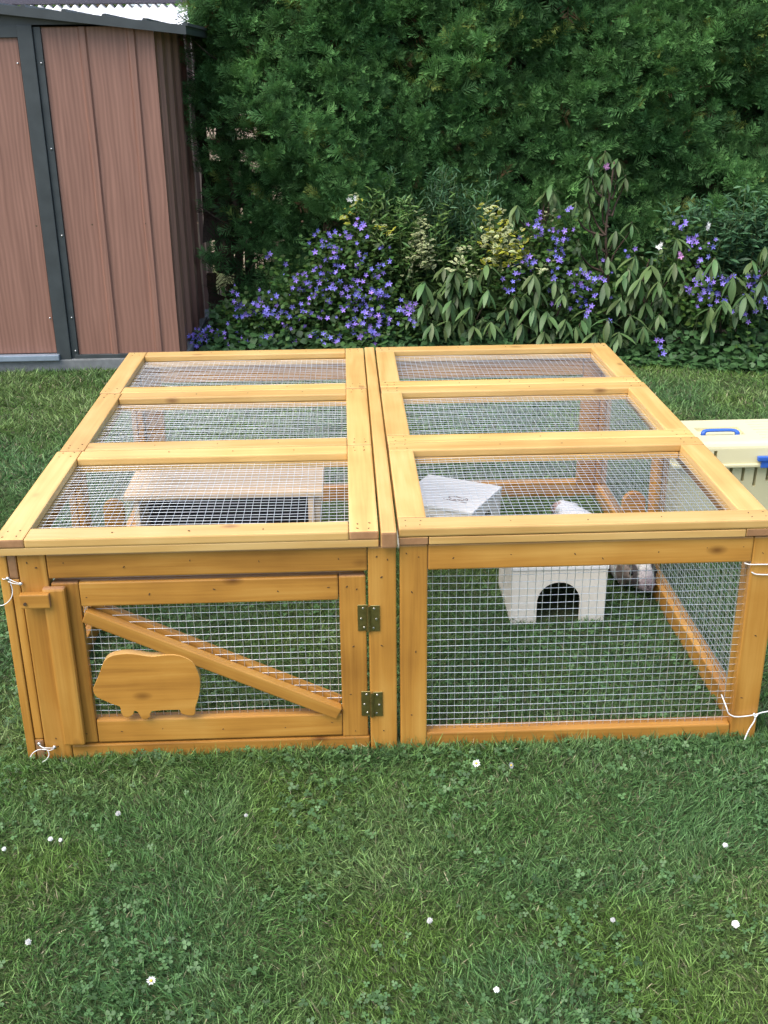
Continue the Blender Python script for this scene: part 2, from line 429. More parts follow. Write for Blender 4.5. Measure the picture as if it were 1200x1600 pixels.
def nails(parent, pts, axis='z', name='nail'):
    """small sunk nail slots, joined into one part per panel"""
    bm = bmesh.new()
    for p in pts:
        p = Vector(p) + Vector([random.uniform(-.004, .004) if i != 'xyz'.index(axis) else 0 for i in range(3)])
        a = random.uniform(0, PI); L_ = random.uniform(.0014, .0036); w_ = random.uniform(.0008, .0016)
        e1 = Vector((math.cos(a), math.sin(a), 0)); e2 = Vector((-math.sin(a), math.cos(a), 0)); n = Vector((0, 0, 1))
        if axis == 'y': e1 = Vector((e1.x, 0, e1.y)); e2 = Vector((e2.x, 0, e2.y)); n = Vector((0, -1, 0))
        vs = [bm.verts.new(p + e1 * L_ * math.cos(t) + e2 * w_ * math.sin(t) + n * 0.0012) for t in np.linspace(0, 2 * PI, 8)[:-1]]
        vb = [bm.verts.new(v.co - n * 0.004) for v in vs]
        bm.faces.new(vs)
        for i in range(7): bm.faces.new((vs[i], vb[i], vb[(i + 1) % 7], vs[(i + 1) % 7]))
    o = obj(name, bm, M['nail'], parent); o['kind'] = 'stuff'
    return o


def lid(parent, x0, x1, y0, y1, dz, stile_over, sw=0.068, bw=0.066, fw=0.066):
    """two-layer lid: upper boards, wire between, lower boards. stile_over: upper stiles run through to the front edge"""
    L = empty('lid', parent)
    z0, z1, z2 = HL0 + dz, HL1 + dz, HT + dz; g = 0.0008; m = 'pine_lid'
    a, b = (x0, x1) if not stile_over else (x0 + sw + g, x1 - sw - g)
    c, d = (y0 + fw + g, y1 - bw - g) if not stile_over else (y0, y1)
    board('stile', L, x0, x0 + sw, c, d, z1, z2, 'y', m); board('stile', L, x1 - sw, x1, c, d, z1, z2, 'y', m)
    board('rail', L, a, b, y0, y0 + fw, z1, z2, 'x', m); board('rail', L, a, b, y1 - bw, y1, z1, z2, 'x', m)
    # lower layer laps the other way
    a, b = (x0, x1) if stile_over else (x0 + sw + g, x1 - sw - g)
    c, d = (y0 + fw + g, y1 - bw - g) if stile_over else (y0, y1)
    i = 0.001
    board('under_stile', L, x0 + i, x0 + sw, c + i, d - i, z0, z1 - 0.0012, 'y', m, .0018); board('under_stile', L, x1 - sw, x1 - i, c + i, d - i, z0, z1 - 0.0012, 'y', m, .0018)
    board('under_rail', L, a + i, b - i, y0 + i, y0 + fw, z0, z1 - 0.0012, 'x', m, .0018); board('under_rail', L, a + i, b - i, y1 - bw, y1 - i, z0, z1 - 0.0012, 'x', m, .0018)
    wire_mesh('wire_mesh', L, (x0 + sw - .01, y0 + fw - .01, z1 - 0.0005), (1, 0, 0), (0, 1, 0), x1 - x0 - 2 * sw + .02, y1 - y0 - fw - bw + .02, r=0.00066)
    P = []
    for xx in (x0 + .02, x0 + .05, x1 - .05, x1 - .02):
        for yy in (y0 + .018, y0 + .047, y1 - .047, y1 - .018): P.append((xx, yy, z2))
    for t in (0.3, 0.5, 0.7): P += [(x0 + (x1 - x0) * t, y0 + .03, z2), (x0 + (x1 - x0) * t + .05, y1 - .03, z2)]
    nails(L, P)
    return L


def panel_y(parent, name, x0, x1, yf, z0, z1, sw, tr, br, mids=(), wire=True):
    """front/back frame in the XZ plane; front layer, wire, back layer"""
    P = empty(name, parent); g = .0008
    y1, y2 = yf + .022, yf + .043
    for a in (x0, x1 - sw): board('stile', P, a, a + sw, yf, y1, z0, z1, 'z')
    board('rail', P, x0 + sw + g, x1 - sw - g, yf, y1, z1 - tr, z1, 'xz'); board('rail', P, x0 + sw + g, x1 - sw - g, yf, y1, z0, z0 + br, 'xz')
    i = .002
    for a in (x0, x1 - sw): board('back_stile', P, a + i, a + sw - i, y1 + .001, y2, z0 + br, z1 - tr, 'z')
    board('back_rail', P, x0 + i, x1 - i, y1 + .001, y2, z1 - tr + g, z1 - i, 'xz'); board('back_rail', P, x0 + i, x1 - i, y1 + .001, y2, z0, z0 + br - g, 'xz')
    if wire: wire_mesh('wire_mesh', P, (x0 + sw - .01, y1, z0 + br - .012), (1, 0, 0), (0, 0, 1), x1 - x0 - 2 * sw + .02, z1 - z0 - tr - br + .024)
    return P


def panel_x(parent, name, xo, xi, y0, y1, z0, z1, sw, tr, br, mids=()):
    """side frame in the YZ plane"""
    P = empty(name, parent); g = .0008; a, b = min(xo, xi), max(xo, xi); m = (a + b) / 2
    ys = [(y0, y0 + sw), (y1 - sw, y1)] + [(t - sw / 2, t + sw / 2) for t in mids]
    for p, q in ys:
        board('stile', P, a, m - .0006, p, q, z0 + (br + g if (p, q) in ys[2:] else 0), z1 - (tr + g if (p, q) in ys[2:] else 0), 'zy')
        board('inner_stile', P, m + .0006, b, p + .002, q - .002, z0 + br + g, z1 - tr - g, 'zy')
    board('rail', P, a, m - .0006, y0 + sw + g, y1 - sw - g, z1 - tr, z1, 'yz'); board('rail', P, a, m - .0006, y0 + sw + g, y1 - sw - g, z0, z0 + br, 'yz')
    board('inner_rail', P, m + .0006, b, y0 + .002, y1 - .002, z1 - tr, z1 - .002, 'yz'); board('inner_rail', P, m + .0006, b, y0 + .002, y1 - .002, z0, z0 + br, 'yz')
    wire_mesh('wire_mesh', P, (m, y0 + sw - .01, z0 + br - .01), (0, 1, 0), (0, 0, 1), y1 - y0 - 2 * sw + .02, z1 - z0 - tr - br + .02)
    return P


YB = 1.739
LY = [(-0.012, 0.606), (0.609, 1.187), (1.190, YB)]
# ---- left module with the door
runL = empty('animal_run', loc=(0, 0, 0), label='left half of the varnished pine wire run, with the braced door', cat='animal run', group='halves of the wooden run')
for k, (a, b) in enumerate(LY): lid(runL, -0.938 + 0.006 * (k % 2), -0.058, a, b, 0.0, True)
panel_x(runL, 'side_panel', -0.940, -0.897, 0.0, YB - .005, 0, HF - .0015, .068, .062, .06, mids=(0.70,))
panel_y(runL, 'back_panel', -0.893, -0.02, YB - .05, 0, HF - .0015, .07, .065, .065)
fp = empty('front_panel', runL)
board('stile', fp, -0.895, -0.830, 0, .043, 0, HF - .001, 'z'); board('stile', fp, -0.085, -0.0185, 0, .043, 0, HF - .004, 'z')
board('rail', fp, -0.8285, -0.0865, 0, .043, .5005, .5635, 'xz'); board('rail', fp, -0.8285, -0.0865, .002, .043, 0, .040, 'xz')
nails(fp, [(-.87, 0, .54), (-.855, 0, .53), (-.79, 0, .54), (-.65, 0, .53), (-.5, 0, .535), (-.34, 0, .53), (-.15, 0, .535), (-.06, 0, .54), (-.04, 0, .53), (-.05, 0, .48),
           (-.05, 0, .30), (-.05, 0, .06), (-.86, 0, .04), (-.865, 0, .06)], 'y')
door = empty('door', runL)
DY0, DY1, DY2 = 0.004, 0.024, 0.043
board('stile', door, -0.826, -0.763, DY0, DY1, .046, .488, 'z'); board('stile', door, -0.154, -0.0905, DY0, DY1, .041, .487, 'z')
board('rail', door, -0.762, -0.155, DY0, DY1, .424, .487, 'xz'); board('rail', door, -0.762, -0.155, DY0, DY1, .045, .108, 'xz')
for a, b in ((-0.824, -0.768), (-0.150, -0.093)): board('back_stile', door, a, b, DY1 + .001, DY2, .106, .425, 'z')
board('back_rail', door, -0.824, -0.093, DY1 + .001, DY2, .427, .485, 'xz'); board('back_rail', door, -0.824, -0.093, DY1 + .001, DY2, .047, .104, 'xz')
wire_mesh('wire_mesh', door, (-0.775, DY1, .095), (1, 0, 0), (0, 0, 1), .635, .34)


def brace(name, y0, y1, p0, p1, wdt):
    d = Vector((p1[0] - p0[0], 0, p1[1] - p0[1])); L_ = d.length; d.normalize()
    bm = bmesh.new(); bbox(bm, -L_ / 2, L_ / 2, -wdt / 2, wdt / 2, -(y1 - y0) / 2, (y1 - y0) / 2, .003)
    o = obj(name, bm, [M['pine'], M['end']], door)
    R = Matrix((d, Vector((d.z, 0, -d.x)) * -1, Vector((0, -1, 0)))).transposed()
    o.matrix_local = Matrix.Translation(((p0[0] + p1[0]) / 2, (y0 + y1) / 2, (p0[1] + p1[1]) / 2)) @ R.to_4x4()
    return o


brace('brace', DY0 - .010, DY1 - .002, (-0.757, .402), (-0.162, .112), .033)
brace('back_brace', DY1 + .002, DY2 + .004, (-0.745, .412), (-0.160, .124), .028)
board('closing_strip', door, -0.843, -0.790, -0.018, DY0 - .001, .052, .483, 'z', bev=.007)
PIG = [(-0.756, 0.208), (-0.745, 0.23), (-0.734, 0.255), (-0.72, 0.284), (-0.699, 0.297), (-0.666, 0.301), (-0.637, 0.297), (-0.607, 0.291), (-0.579, 0.294), (-0.552, 0.294), (-0.53, 0.287), (-0.512, 0.274), (-0.503, 0.254), (-0.497, 0.229), (-0.498, 0.203), (-0.503, 0.177), (-0.508, 0.161), (-0.514, 0.145), (-0.516, 0.127), (-0.525, 0.122), (-0.543, 0.126), (-0.55, 0.13), (-0.552, 0.138), (-0.562, 0.14), (-0.621, 0.138), (-0.626, 0.122), (-0.64, 0.115), (-0.648, 0.12), (-0.655, 0.137), (-0.664, 0.14), (-0.667, 0.13), (-0.684, 0.122), (-0.693, 0.13), (-0.696, 0.141), (-0.697, 0.154), (-0.713, 0.161), (-0.732, 0.172), (-0.749, 0.182), (-0.756, 0.195)]
sm = [(p.x, p.z) for p in catmull([(x, 0, z) for x, z in PIG + PIG[:1]], 2)][:-1]
cx, cz = -0.627, 0.21
bm = prism([(x - cx, z - cz) for x, z in sm], -0.011, 0.011, 0.0012)
for f in bm.faces: f.material_index = 0 if f.normal.y < -.9 else 1
pq = obj('cavy_plaque', bm, [M['pine'], M['pine_lid']], door, loc=(cx, DY0 - .001, cz)); pq['label'] = 'pine cutout in the shape of a guinea pig'
nails(door, [(-.75, DY0, .45), (-.6, DY0, .455), (-.45, DY0, .46), (-.3, DY0, .455), (-.18, DY0, .46), (-.135, DY0, .46), (-.11, DY0, .45), (-.12, DY0, .3), (-.13, DY0, .16), (-.12, DY0, .06),
             (-.7, DY0, .075), (-.6, DY0, .08), (-.45, DY0, .07), (-.3, DY0, .075), (-.18, DY0, .08), (-.785, DY0, .07)], 'y')
lt = empty('turn_button', runL)
board('latch_block', lt, -0.893, -0.824, -0.030, -0.012, .438, .474, 'xz', bev=.003)
bm = bmesh.new(); bbox(bm, -0.886, -0.838, -0.0125, 0.0, .446, .468); obj('spacer', bm, M['pine'], lt)
bm = bmesh.new(); bmesh.ops.create_cone(bm, cap_ends=True, segments=10, radius1=.004, radius2=.004, depth=.004, matrix=Matrix.Translation((-.881, -.031, .452)) @ Matrix.Rotation(PI / 2, 4, 'X'))
obj('screw', bm, M['nail'], lt)


def hinge(cxx, zz):
    H = empty('hinge', runL)
    for s, yy in ((-1, DY0 - .003), (1, -.003)):
        bm = bmesh.new(); bbox(bm, cxx + (.0035 if s > 0 else -.0265), cxx + (.0265 if s > 0 else -.0035), yy, yy + .0024, zz - .035, zz + .035, .0006, 1)
        obj('hinge_leaf', bm, M['brass'], H)
        bm = bmesh.new()
        for q, (dx, dz) in enumerate(((.013, .026), (.018, -.002), (.011, -.026))):
            bmesh.ops.create_cone(bm, cap_ends=True, segments=8, radius1=.0032, radius2=.0022, depth=.0016, matrix=Matrix.Translation((cxx + s * dx, yy - .0006, zz + dz)) @ Matrix.Rotation(PI / 2, 4, 'X'))
        sc_ = obj('screws', bm, M['zinc'], H); sc_['kind'] = 'stuff'
    bm = bmesh.new()
    for k in range(5):
        bmesh.ops.create_cone(bm, cap_ends=True, segments=10, radius1=.0042, radius2=.0042, depth=.0132, matrix=Matrix.Translation((cxx, -.005, zz - .028 + .014 * k)))
    obj('hinge_barrel', bm, M['brass'], H)


hinge(-0.0845, 0.3755); hinge(-0.080, 0.1365)


def round_stake(parent, x, y, top, w_=.062):
    pts = [(-w_ / 2, 0), (w_ / 2, 0)] + [(w_ / 2 * math.cos(t), top - w_ / 2 + w_ / 2 * math.sin(t)) for t in np.linspace(0, PI, 10)]
    bm = prism(pts, -.011, .011, .003)
    return obj('rounded_upright', bm, M['pine'], parent, loc=(x, y, 0))


round_stake(runL, -0.855, 0.85, 0.365)
# ---- right module
runR = empty('animal_run', loc=(0, 0, 0), label='right half of the varnished pine wire run, with the open wire front', cat='animal run', group='halves of the wooden run')
for k, (a, b) in enumerate(LY): lid(runR, -0.012, 0.871 - 0.004 * k, a + (0.0 if k else .002), b, 0.003, False)
panel_y(runR, 'front_panel', -0.0105, 0.893, 0, 0, HF - .001, .066, .066, .045)
panel_x(runR, 'side_panel', 0.888, 0.848, .046, YB - .005, 0, HF - .0015, .068, .062, .06, mids=(0.92,))
panel_y(runR, 'back_panel', -0.0105, 0.846, YB - .05, 0, HF - .0015, .07, .065, .065)
nails(runR, [(.01, 0, .54), (.035, 0, .535), (.02, 0, .44), (.03, 0, .28), (.02, 0, .1), (.12, 0, .53), (.25, 0, .535), (.4, 0, .53), (.47, 0, .515), (.6, 0, .53), (.72, 0, .535), (.8, 0, .54), (.85, 0, .52), (.86, 0, .3), (.85, 0, .12)], 'y')
round_stake(runR, 0.800, 0.95, 0.31, .075)
# ---- batten over the joint
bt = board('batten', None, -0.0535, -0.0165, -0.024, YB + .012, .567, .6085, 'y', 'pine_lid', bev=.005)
tag(bt, 'narrow pine batten lying lengthwise between the two rows of lids', 'batten')
nb = nails(None, [(-.035 + random.uniform(-.006, .006), y, .6085) for y in np.linspace(.05, 1.68, 12)])
nb.parent = bt; nb.matrix_parent_inverse = bt.matrix_local.inverted(); nb.name = 'nail_row'


# ---- cords and eye screws
def cord(name, runs, r, label, eyes=()):
    E_ = empty(name, None, runs[0][0], label, 'cord')
    for p in runs:
        bm = bmesh.new(); tube(bm, catmull(p, 6), r, 6)
        o = obj('cord_strand', bm, M['cord'], E_, True); o.location = -Vector(runs[0][0])
    for p in eyes:
        bm = bmesh.new()
        bmesh.ops.create_uvsphere(bm, u_segments=10, v_segments=7, radius=.0052, matrix=Matrix.Translation(p) @ Matrix.Diagonal((1, .7, 1, 1)))
        tube(bm, [Vector(p), Vector(p) + Vector((0, .02, -.001))], .0022, 6)
        o = obj('eye_screw', bm, M['zinc'], E_, True); o.location = -Vector(runs[0][0])
    return E_


cord('tie_cord', [[(-.945, .03, .50), (-.932, -.004, .505), (-.919, -.008, .507), (-.905, -.012, .502), (-.891, -.010, .494), (-.905, -.013, .497), (-.919, -.010, .501)],
                  [(-.915, -.008, .503), (-.912, -.010, .475), (-.92, -.012, .455), (-.938, -.008, .44), (-.955, .0, .435)]], .0011,
     'thin white cord looped round two eye screws near the door latch', [(-.919, -.008, .507), (-.891, -.009, .493)])
cord('tie_cord', [[(-.906, -.008, .051), (-.895, -.014, .047), (-.880, -.014, .045), (-.870, -.010, .041), (-.88, -.014, .038), (-.893, -.012, .042), (-.906, -.008, .05)],
                  [(-.885, -.014, .04), (-.905, -.015, .042), (-.92, -.018, .035), (-.928, -.02, .024)], [(-.885, -.014, .04), (-.882, -.018, .028), (-.888, -.022, .018), (-.900, -.026, .011)]], .0011,
     'thin white cord knotted at the foot of the left corner post', [(-.906, -.006, .052), (-.870, -.006, .041)])
cord('tie_cord', [[(.806, .03, .115), (.810, -.002, .098), (.816, -.006, .082), (.832, -.008, .073), (.858, -.008, .073), (.884, -.008, .077), (.90, -.006, .081), (.925, .0, .083), (.96, .03, .084)],
                  [(.884, -.010, .078), (.880, -.016, .063), (.868, -.022, .045), (.858, -.028, .022), (.853, -.032, .006)],
                  [(.886, -.012, .077), (.878, -.012, .083), (.882, -.014, .073), (.889, -.012, .081)]], .0017,
     'white cord tied round the foot of the right corner post')
cord('tie_cord', [[(.812, .004, .494), (.822, -.004, .4935), (.845, -.004, .493), (.87, -.004, .4925), (.897, -.002, .492), (.905, .02, .491)],
                  [(.829, -.003, .473), (.838, -.004, .468), (.855, -.004, .466), (.88, -.004, .4655), (.897, -.001, .466), (.904, .02, .467)]], .0016,
     'white cord wound twice round the upper part of the right corner post')

# ------------------------------------------------------------------ things inside the run
ply = M['ply']


def arch_wall(name, parent, w_, h_, t_, aw, ah, loc, rz, taper=0.0):
    pts = [(-w_ / 2, 0)]
    if aw:
        pts += [(-aw / 2, 0), (-aw / 2, ah - aw / 2)] + [(aw / 2 * math.cos(t), ah - aw / 2 + aw / 2 * math.sin(t)) for t in np.linspace(PI, 0, 15)][1:-1] + [(aw / 2, ah - aw / 2), (aw / 2, 0)]
    pts += [(w_ / 2, 0), (w_ / 2 + taper, h_), (-w_ / 2 - taper, h_)]
    bm = prism(pts, -t_ / 2, t_ / 2, .001)
    o = obj(name, bm, ply, parent); o.matrix_local = Matrix.Translation(loc) @ Matrix.Rotation(rz, 4, 'Z')
    return o


def hide_house(loc, rz, W, D, H_, label, aw, ah, mark=False, side_arch=False):
    E_ = empty('hide_house', None, loc, label, 'hide house', 'pale wooden hide houses'); E_.rotation_euler.z = rz
    arch_wall('front_wall', E_, W - .02, H_ - .012, .01, aw, ah, (0, -D / 2 + .012, 0), 0, .004)
    arch_wall('back_wall', E_, W - .02, H_ - .012, .01, 0, 0, (0, D / 2 - .012, 0), 0, .004)
    for s in (-1, 1): arch_wall('side_wall', E_, D - .037, H_ - .012, .01, aw * .9 if side_arch else 0, ah * .95, (s * (W / 2 - .012), 0, 0), PI / 2)
    bm = bmesh.new(); bbox(bm, -W / 2 + .004, W / 2 - .004, -D / 2 + .004, D / 2 - .004, H_ - .0115, H_, .002); obj('roof', bm, M['whiteply'], E_)
    if mark:      # small printed animal mark on the roof
        bm = bmesh.new()
        for p in ([(-.036, 0), (-.03, .012), (-.012, .017), (.006, .012), (.022, .016), (.035, .009), (.037, -.003)], [(.037, -.003), (.026, -.009), (.012, -.006), (-.004, -.010), (-.02, -.006), (-.036, 0)],
                  [(.02, .004), (.024, .006), (.028, .004)], [(-.02, -.006), (-.024, -.016)], [(.010, -.007), (.013, -.016)], [(-.045, -.02), (.045, -.022)]):
            tube(bm, catmull([(x + .05, y - .045, H_ + .0004) for x, y in p], 4), .0013, 4)
        o = obj('printed_mark', bm, M['brownboard'], E_)
    return E_


hide_house((0.508, 0.79, 0), 0.0, .305, .30, .192, 'pale wooden hide house with arched doorway behind the wire front', .132, .138)
hide_house((0.232, 1.285, 0), math.radians(-29.5), .30, .285, .19, 'pale wooden hide house turned cornerwise under the right front lid', .12, .15, True, True)

pf = empty('platform_hide', None, (-.55, 1.26, 0), 'long low wooden shelf hide under the left front lid', 'platform')
o = board('top_board', pf, -.335, .338, -.125, .125, .245, .263, 'x', 'raw', .002)
for s in (-.30, .315): board('end_board', pf, s - .009, s + .009, -.10, .115, 0, .2445, 'zy', 'raw', .002)
board('back_board', pf, -.29, .305, .060, .076, .0, .2445, 'xz', 'shadewood', .002)  # coloured dark to stand in for the shade beneath the shelf
board('leg', pf, .285, .3055, -.118, -.101, 0, .2445, 'z', 'raw', .002)


# ---- guinea pigs
def cavy(name, loc, rz, label, colour, L_=.25, fur_n=5000, sc=1.0):
    """one continuous lofted body, head towards +X; colour(x,y,z) gives the coat pattern"""
    #       x      zc     ry     rz
    S = [(-.125, .050, .006, .006), (-.122, .050, .026, .026), (-.112, .052, .042, .040), (-.09, .056, .055, .051), (-.06, .058, .061, .055), (-.02, .058, .061, .055), (.02, .059, .058, .053), (.05, .062, .053, .050),
         (.07, .066, .048, .046), (.09, .070, .044, .042), (.11, .071, .040, .038), (.125, .068, .034, .033), (.138, .063, .027, .027), (.148, .058, .021, .021), (.155, .055, .014, .015), (.158, .054, .004, .005)]
    K = 28; xs_ = np.linspace(0, len(S) - 1, 46); A = np.array(S); I = np.arange(len(S))
    prof = np.stack([np.interp(xs_, I, A[:, k]) for k in range(4)], 1)
    th = np.linspace(0, 2 * PI, K, endpoint=False)
    V = np.zeros((len(prof), K, 3))
    for i, (x, zc, ry, rz_) in enumerate(prof):
        V[i, :, 0] = x; V[i, :, 1] = ry * np.cos(th); V[i, :, 2] = zc + rz_ * np.sin(th)
        low = V[i, :, 2] < zc - rz_ * .8; V[i, low, 2] = zc - rz_ * .8
    # ears, eyes sockets and feet pulled out of the same surface
    V = V.reshape(-1, 3)

    def pull(c, rad, d):
        q = np.exp(-(((V - np.array(c)) / np.array(rad)) ** 2).sum(1)); V[:] += q[:, None] * np.array(d)
    for s in (-1, 1):
        pull((.072, s * .040, .098), (.010, .014, .016), (-.006, s * .022, .004))
        pull((.118, s * .036, .078), (.009, .02, .009), (0, -s * .004, 0))
        pull((.055, s * .035, .014), (.016, .016, .02), (.016, s * .006, -.012)); pull((-.075, s * .042, .014), (.026, .018, .02), (.012, s * .010, -.012))
    F = []
    n = len(prof)
    for i in range(n - 1):
        for k in range(K): F.append((i * K + k, i * K + (k + 1) % K, (i + 1) * K + (k + 1) % K, (i + 1) * K + k))
    V[:] += rng.normal(0, .0005, V.shape)
    V *= sc
    F = np.array(F)[:, ::-1]
    col = np.array([colour(*(p / sc)) for p in V])
    E_ = empty(name, None, loc, label, 'guinea pig'); E_.rotation_euler.z = rz
    np_mesh('body', V, F, M['fur'], col, E_, True)
    # coat: short hairs lying backwards
    fi = rng.integers(0, len(F), fur_n); P = V[F[fi]].mean(1) + rng.normal(0, .002, (fur_n, 3)) * sc
    q = V[F[fi]]; nn = np.cross(q[:, 1] - q[:, 0], q[:, 3] - q[:, 0]); nn /= np.linalg.norm(nn, axis=1, keepdims=True) + 1e-9
    fwd = nn * .35 + np.array([-1, 0, -.1]) + rng.normal(0, .3, (fur_n, 3))
    R = frames(fwd, nn); tv = np.array([(-.5, 0, 0), (.5, 0, 0), (0, 1, .12)]); tf = np.array([(0, 1, 2)])
    ln = rnd(fur_n, .008, .016) * sc * np.clip(1.25 - P[:, 0] / sc / .16, .35, 1)
    cc = np.array([colour(*(p / sc)) for p in P]) * rnd(fur_n, .75, 1.2)[:, None]
    V2, F2, C2 = scatter(tv, tf, R, P, np.stack([rnd(fur_n, .0012, .0022) * sc, ln, ln], 1), cc)
    o = np_mesh('fur', V2, F2, M['fur'], C2, E_); o['kind'] = 'stuff'
    for s in (-1, 1):
        bm = bmesh.new(); bmesh.ops.create_uvsphere(bm, u_segments=12, v_segments=8, radius=.0062 * sc); obj('eye', bm, M['eye'], E_, True, Vector((.117, s * .034, .079)) * sc)
        bm = bmesh.new(); bmesh.ops.create_uvsphere(bm, u_segments=6, v_segments=4, radius=.0022 * sc); obj('nostril', bm, M['eye'], E_, True, Vector((.156, s * .006, .058)) * sc)
    return E_


def coat_tri(x, y, z):
    if x > .145: return (.30, .24, .24)
    if x > .055:
        if abs(y) < .013 + (x - .055) * .09: return (.62, .58, .52) if x < .13 else (.45, .40, .38)
        if abs(y) < .034 and z > .05: return (.055, .045, .042)
        return (.25, .20, .165) if y < 0 else (.10, .085, .075)
    if .025 < x <= .055: return (.75, .73, .70)
    if x > -.05: return (.17, .12, .09) if y < .01 else (.06, .05, .045)
    return (.62, .58, .54)


def coat_white(x, y, z):
    if x > .09 and abs(y) > .014: return (.40, .26, .22)
    if x > .11: return (.6, .5, .48)
    return (.74, .74, .75)


cavy('guinea_pig', (0.785, 0.925, 0.004), math.radians(-82), 'dark faced guinea pig with white band facing the wire front', coat_tri, sc=1.18)
cavy('guinea_pig', (0.70, 1.33, 0.004), math.radians(115), 'white guinea pig seen through the right front lid', coat_white, sc=.86)


# ------------------------------------------------------------------ pet carrier
def cut(o, boxes):
    bm = bmesh.new()
    for b in boxes: bbox(bm, *b)
    me = bpy.data.meshes.new('cutter'); bm.to_mesh(me); bm.free(); c = bpy.data.objects.new('cutter', me); COL.objects.link(c)
    bpy.context.view_layer.update(); c.matrix_world = o.matrix_world
    md = o.modifiers.new('b', 'BOOLEAN'); md.operation = 'DIFFERENCE'; md.object = c; md.solver = 'EXACT'
    bpy.context.view_layer.update()
    dg = bpy.context.evaluated_depsgraph_get(); nm = bpy.data.meshes.new_from_object(o.evaluated_get(dg))
    o.modifiers.clear(); o.data = nm
    bpy.data.objects.remove(c)


pc = empty('pet_carrier', None, (1.32, 1.43, 0), 'cream plastic pet carrier with blue handle beside the run', 'pet carrier')
bm = bmesh.new(); bbox(bm, -.275, .275, -.135, .135, .0, .275)
for v in bm.verts:
    if v.co.z < .1: v.co.x *= .90; v.co.y *= .86
bmesh.ops.bevel(bm, geom=[e for e in bm.edges], offset=.028, segments=4, profile=.5, affect='EDGES')
base = obj('base_tray', bm, M['cream'], pc)
cut(base, [(-.125 + .045 * k - .0055, -.125 + .045 * k + .0055, -.16, -.10, .2 - .02 * (k % 2), .262) for k in range(6)] + [(-.04, .04, -.2, -.11, .1, .103)])
bm = bmesh.new(); bbox(bm, -.292, .292, -.150, .150, .268, .352)
for v in bm.verts:
    if v.co.z > .3: v.co.x *= .965; v.co.y *= .95
bmesh.ops.bevel(bm, geom=[e for e in bm.edges if max(v.co.z for v in e.verts) > .3], offset=.022, segments=4, profile=.5, affect='EDGES')
top = obj('top_cover', bm, M['cream'], pc)
cut(top, [(-.215 + .034 * k - .006, -.215 + .034 * k + .006, -.17, -.12, .292, .324) for k in range(3)] + [(.12 + .034 * k - .006, .12 + .034 * k + .006, -.17, -.12, .292, .324) for k in range(3)]
    + [(.035, .25, -.09 + .03 * k, -.0875 + .03 * k, .346, .36) for k in range(7)] + [(-.25, -.20, -.09 + .03 * k, -.0875 + .03 * k, .346, .36) for k in range(7)]
    + [(-.175, -.012, -.055, .035, .338, .36)])
bm = bmesh.new(); bbox(bm, -.298, .298, -.156, .156, .262, .275, .004); obj('rim', bm, M['cream'], pc)
bm = bmesh.new()
tube(bm, catmull([(-.158, -.028, .336), (-.157, -.026, .362), (-.145, -.02, .372), (-.10, -.02, .374), (-.05, -.02, .372), (-.034, -.026, .362), (-.033, -.028, .336)], 5), .0095, 8)
for v in bm.verts: v.co.z = .358 + (v.co.z - .372) * .6
obj('carry_handle', bm, M['blue'], pc, True)
for s in (.045, .23):
    bm = bmesh.new(); bbox(bm, s - .045, s + .045, -.169, -.152, .288, .306, .004); bbox(bm, s - .03, s + .03, -.163, -.152, .262, .289, .003); obj('clip', bm, M['blue'], pc)

# ------------------------------------------------------------------ garden shed
SY = 3.84; SX = -1.07
shed = empty('garden_shed', None, (SX, SY, 0), 'brown metal garden shed with dark trim at the left edge', 'shed')


def sbox(name, x0, x1, y0, y1, z0, z1, mat, bev=0.0, parent=None):
    bm = bmesh.new(); bbox(bm, x0 - SX, x1 - SX, y0 - SY, y1 - SY, z0, z1, bev); return obj(name, bm, M[mat], parent or shed)


sbox('plinth', -3.4, SX + .035, SY - .035, 5.62, -.02, .066, 'concrete', .008)
sbox('base_rail', -1.66, SX + .012, SY - .022, SY + .01, .066, .088, 'trim', .002)


def ribbed(name, x0, x1, ribs, z0, z1, mat):
    """front wall sheet with pressed ribs: one sheet bent in plan"""
    P = [(x0, 0)]
    for a, b in ribs: P += [(a - .004, 0), (a + .004, -.013), (b - .004, -.013), (b + .004, 0)]
    P += [(x1, 0)]
    bm = bmesh.new(); Q = [(x - SX, y) for x, y in P] + [(x - SX, y + .006) for x, y in P[::-1]]
    lo = [bm.verts.new((x, y, z0)) for x, y in Q]; hi = [bm.verts.new((x, y, z1)) for x, y in Q]; m = len(P)
    for i in range(len(Q)):
        j = (i + 1) % len(Q); bm.faces.new((lo[i], lo[j], hi[j], hi[i]))
    for i in range(m - 1):
        bm.faces.new((hi[i], hi[i + 1], hi[2 * m - 2 - i], hi[2 * m - 1 - i])); bm.faces.new((lo[i + 1], lo[i], lo[2 * m - 1 - i], lo[2 * m - 2 - i]))
    bmesh.ops.recalc_face_normals(bm, faces=bm.faces); bm2 = bm
    return obj(name, bm2, M[mat], shed)


for a, b, rb in ((-1.640, -1.412, [(-1.452, -1.415)]), (-1.411, -1.165, [(-1.205, -1.168)]), (-1.164, SX - .001, [])):
    ribbed('wall_sheet', a, b, rb, .085, 1.80, 'shed')
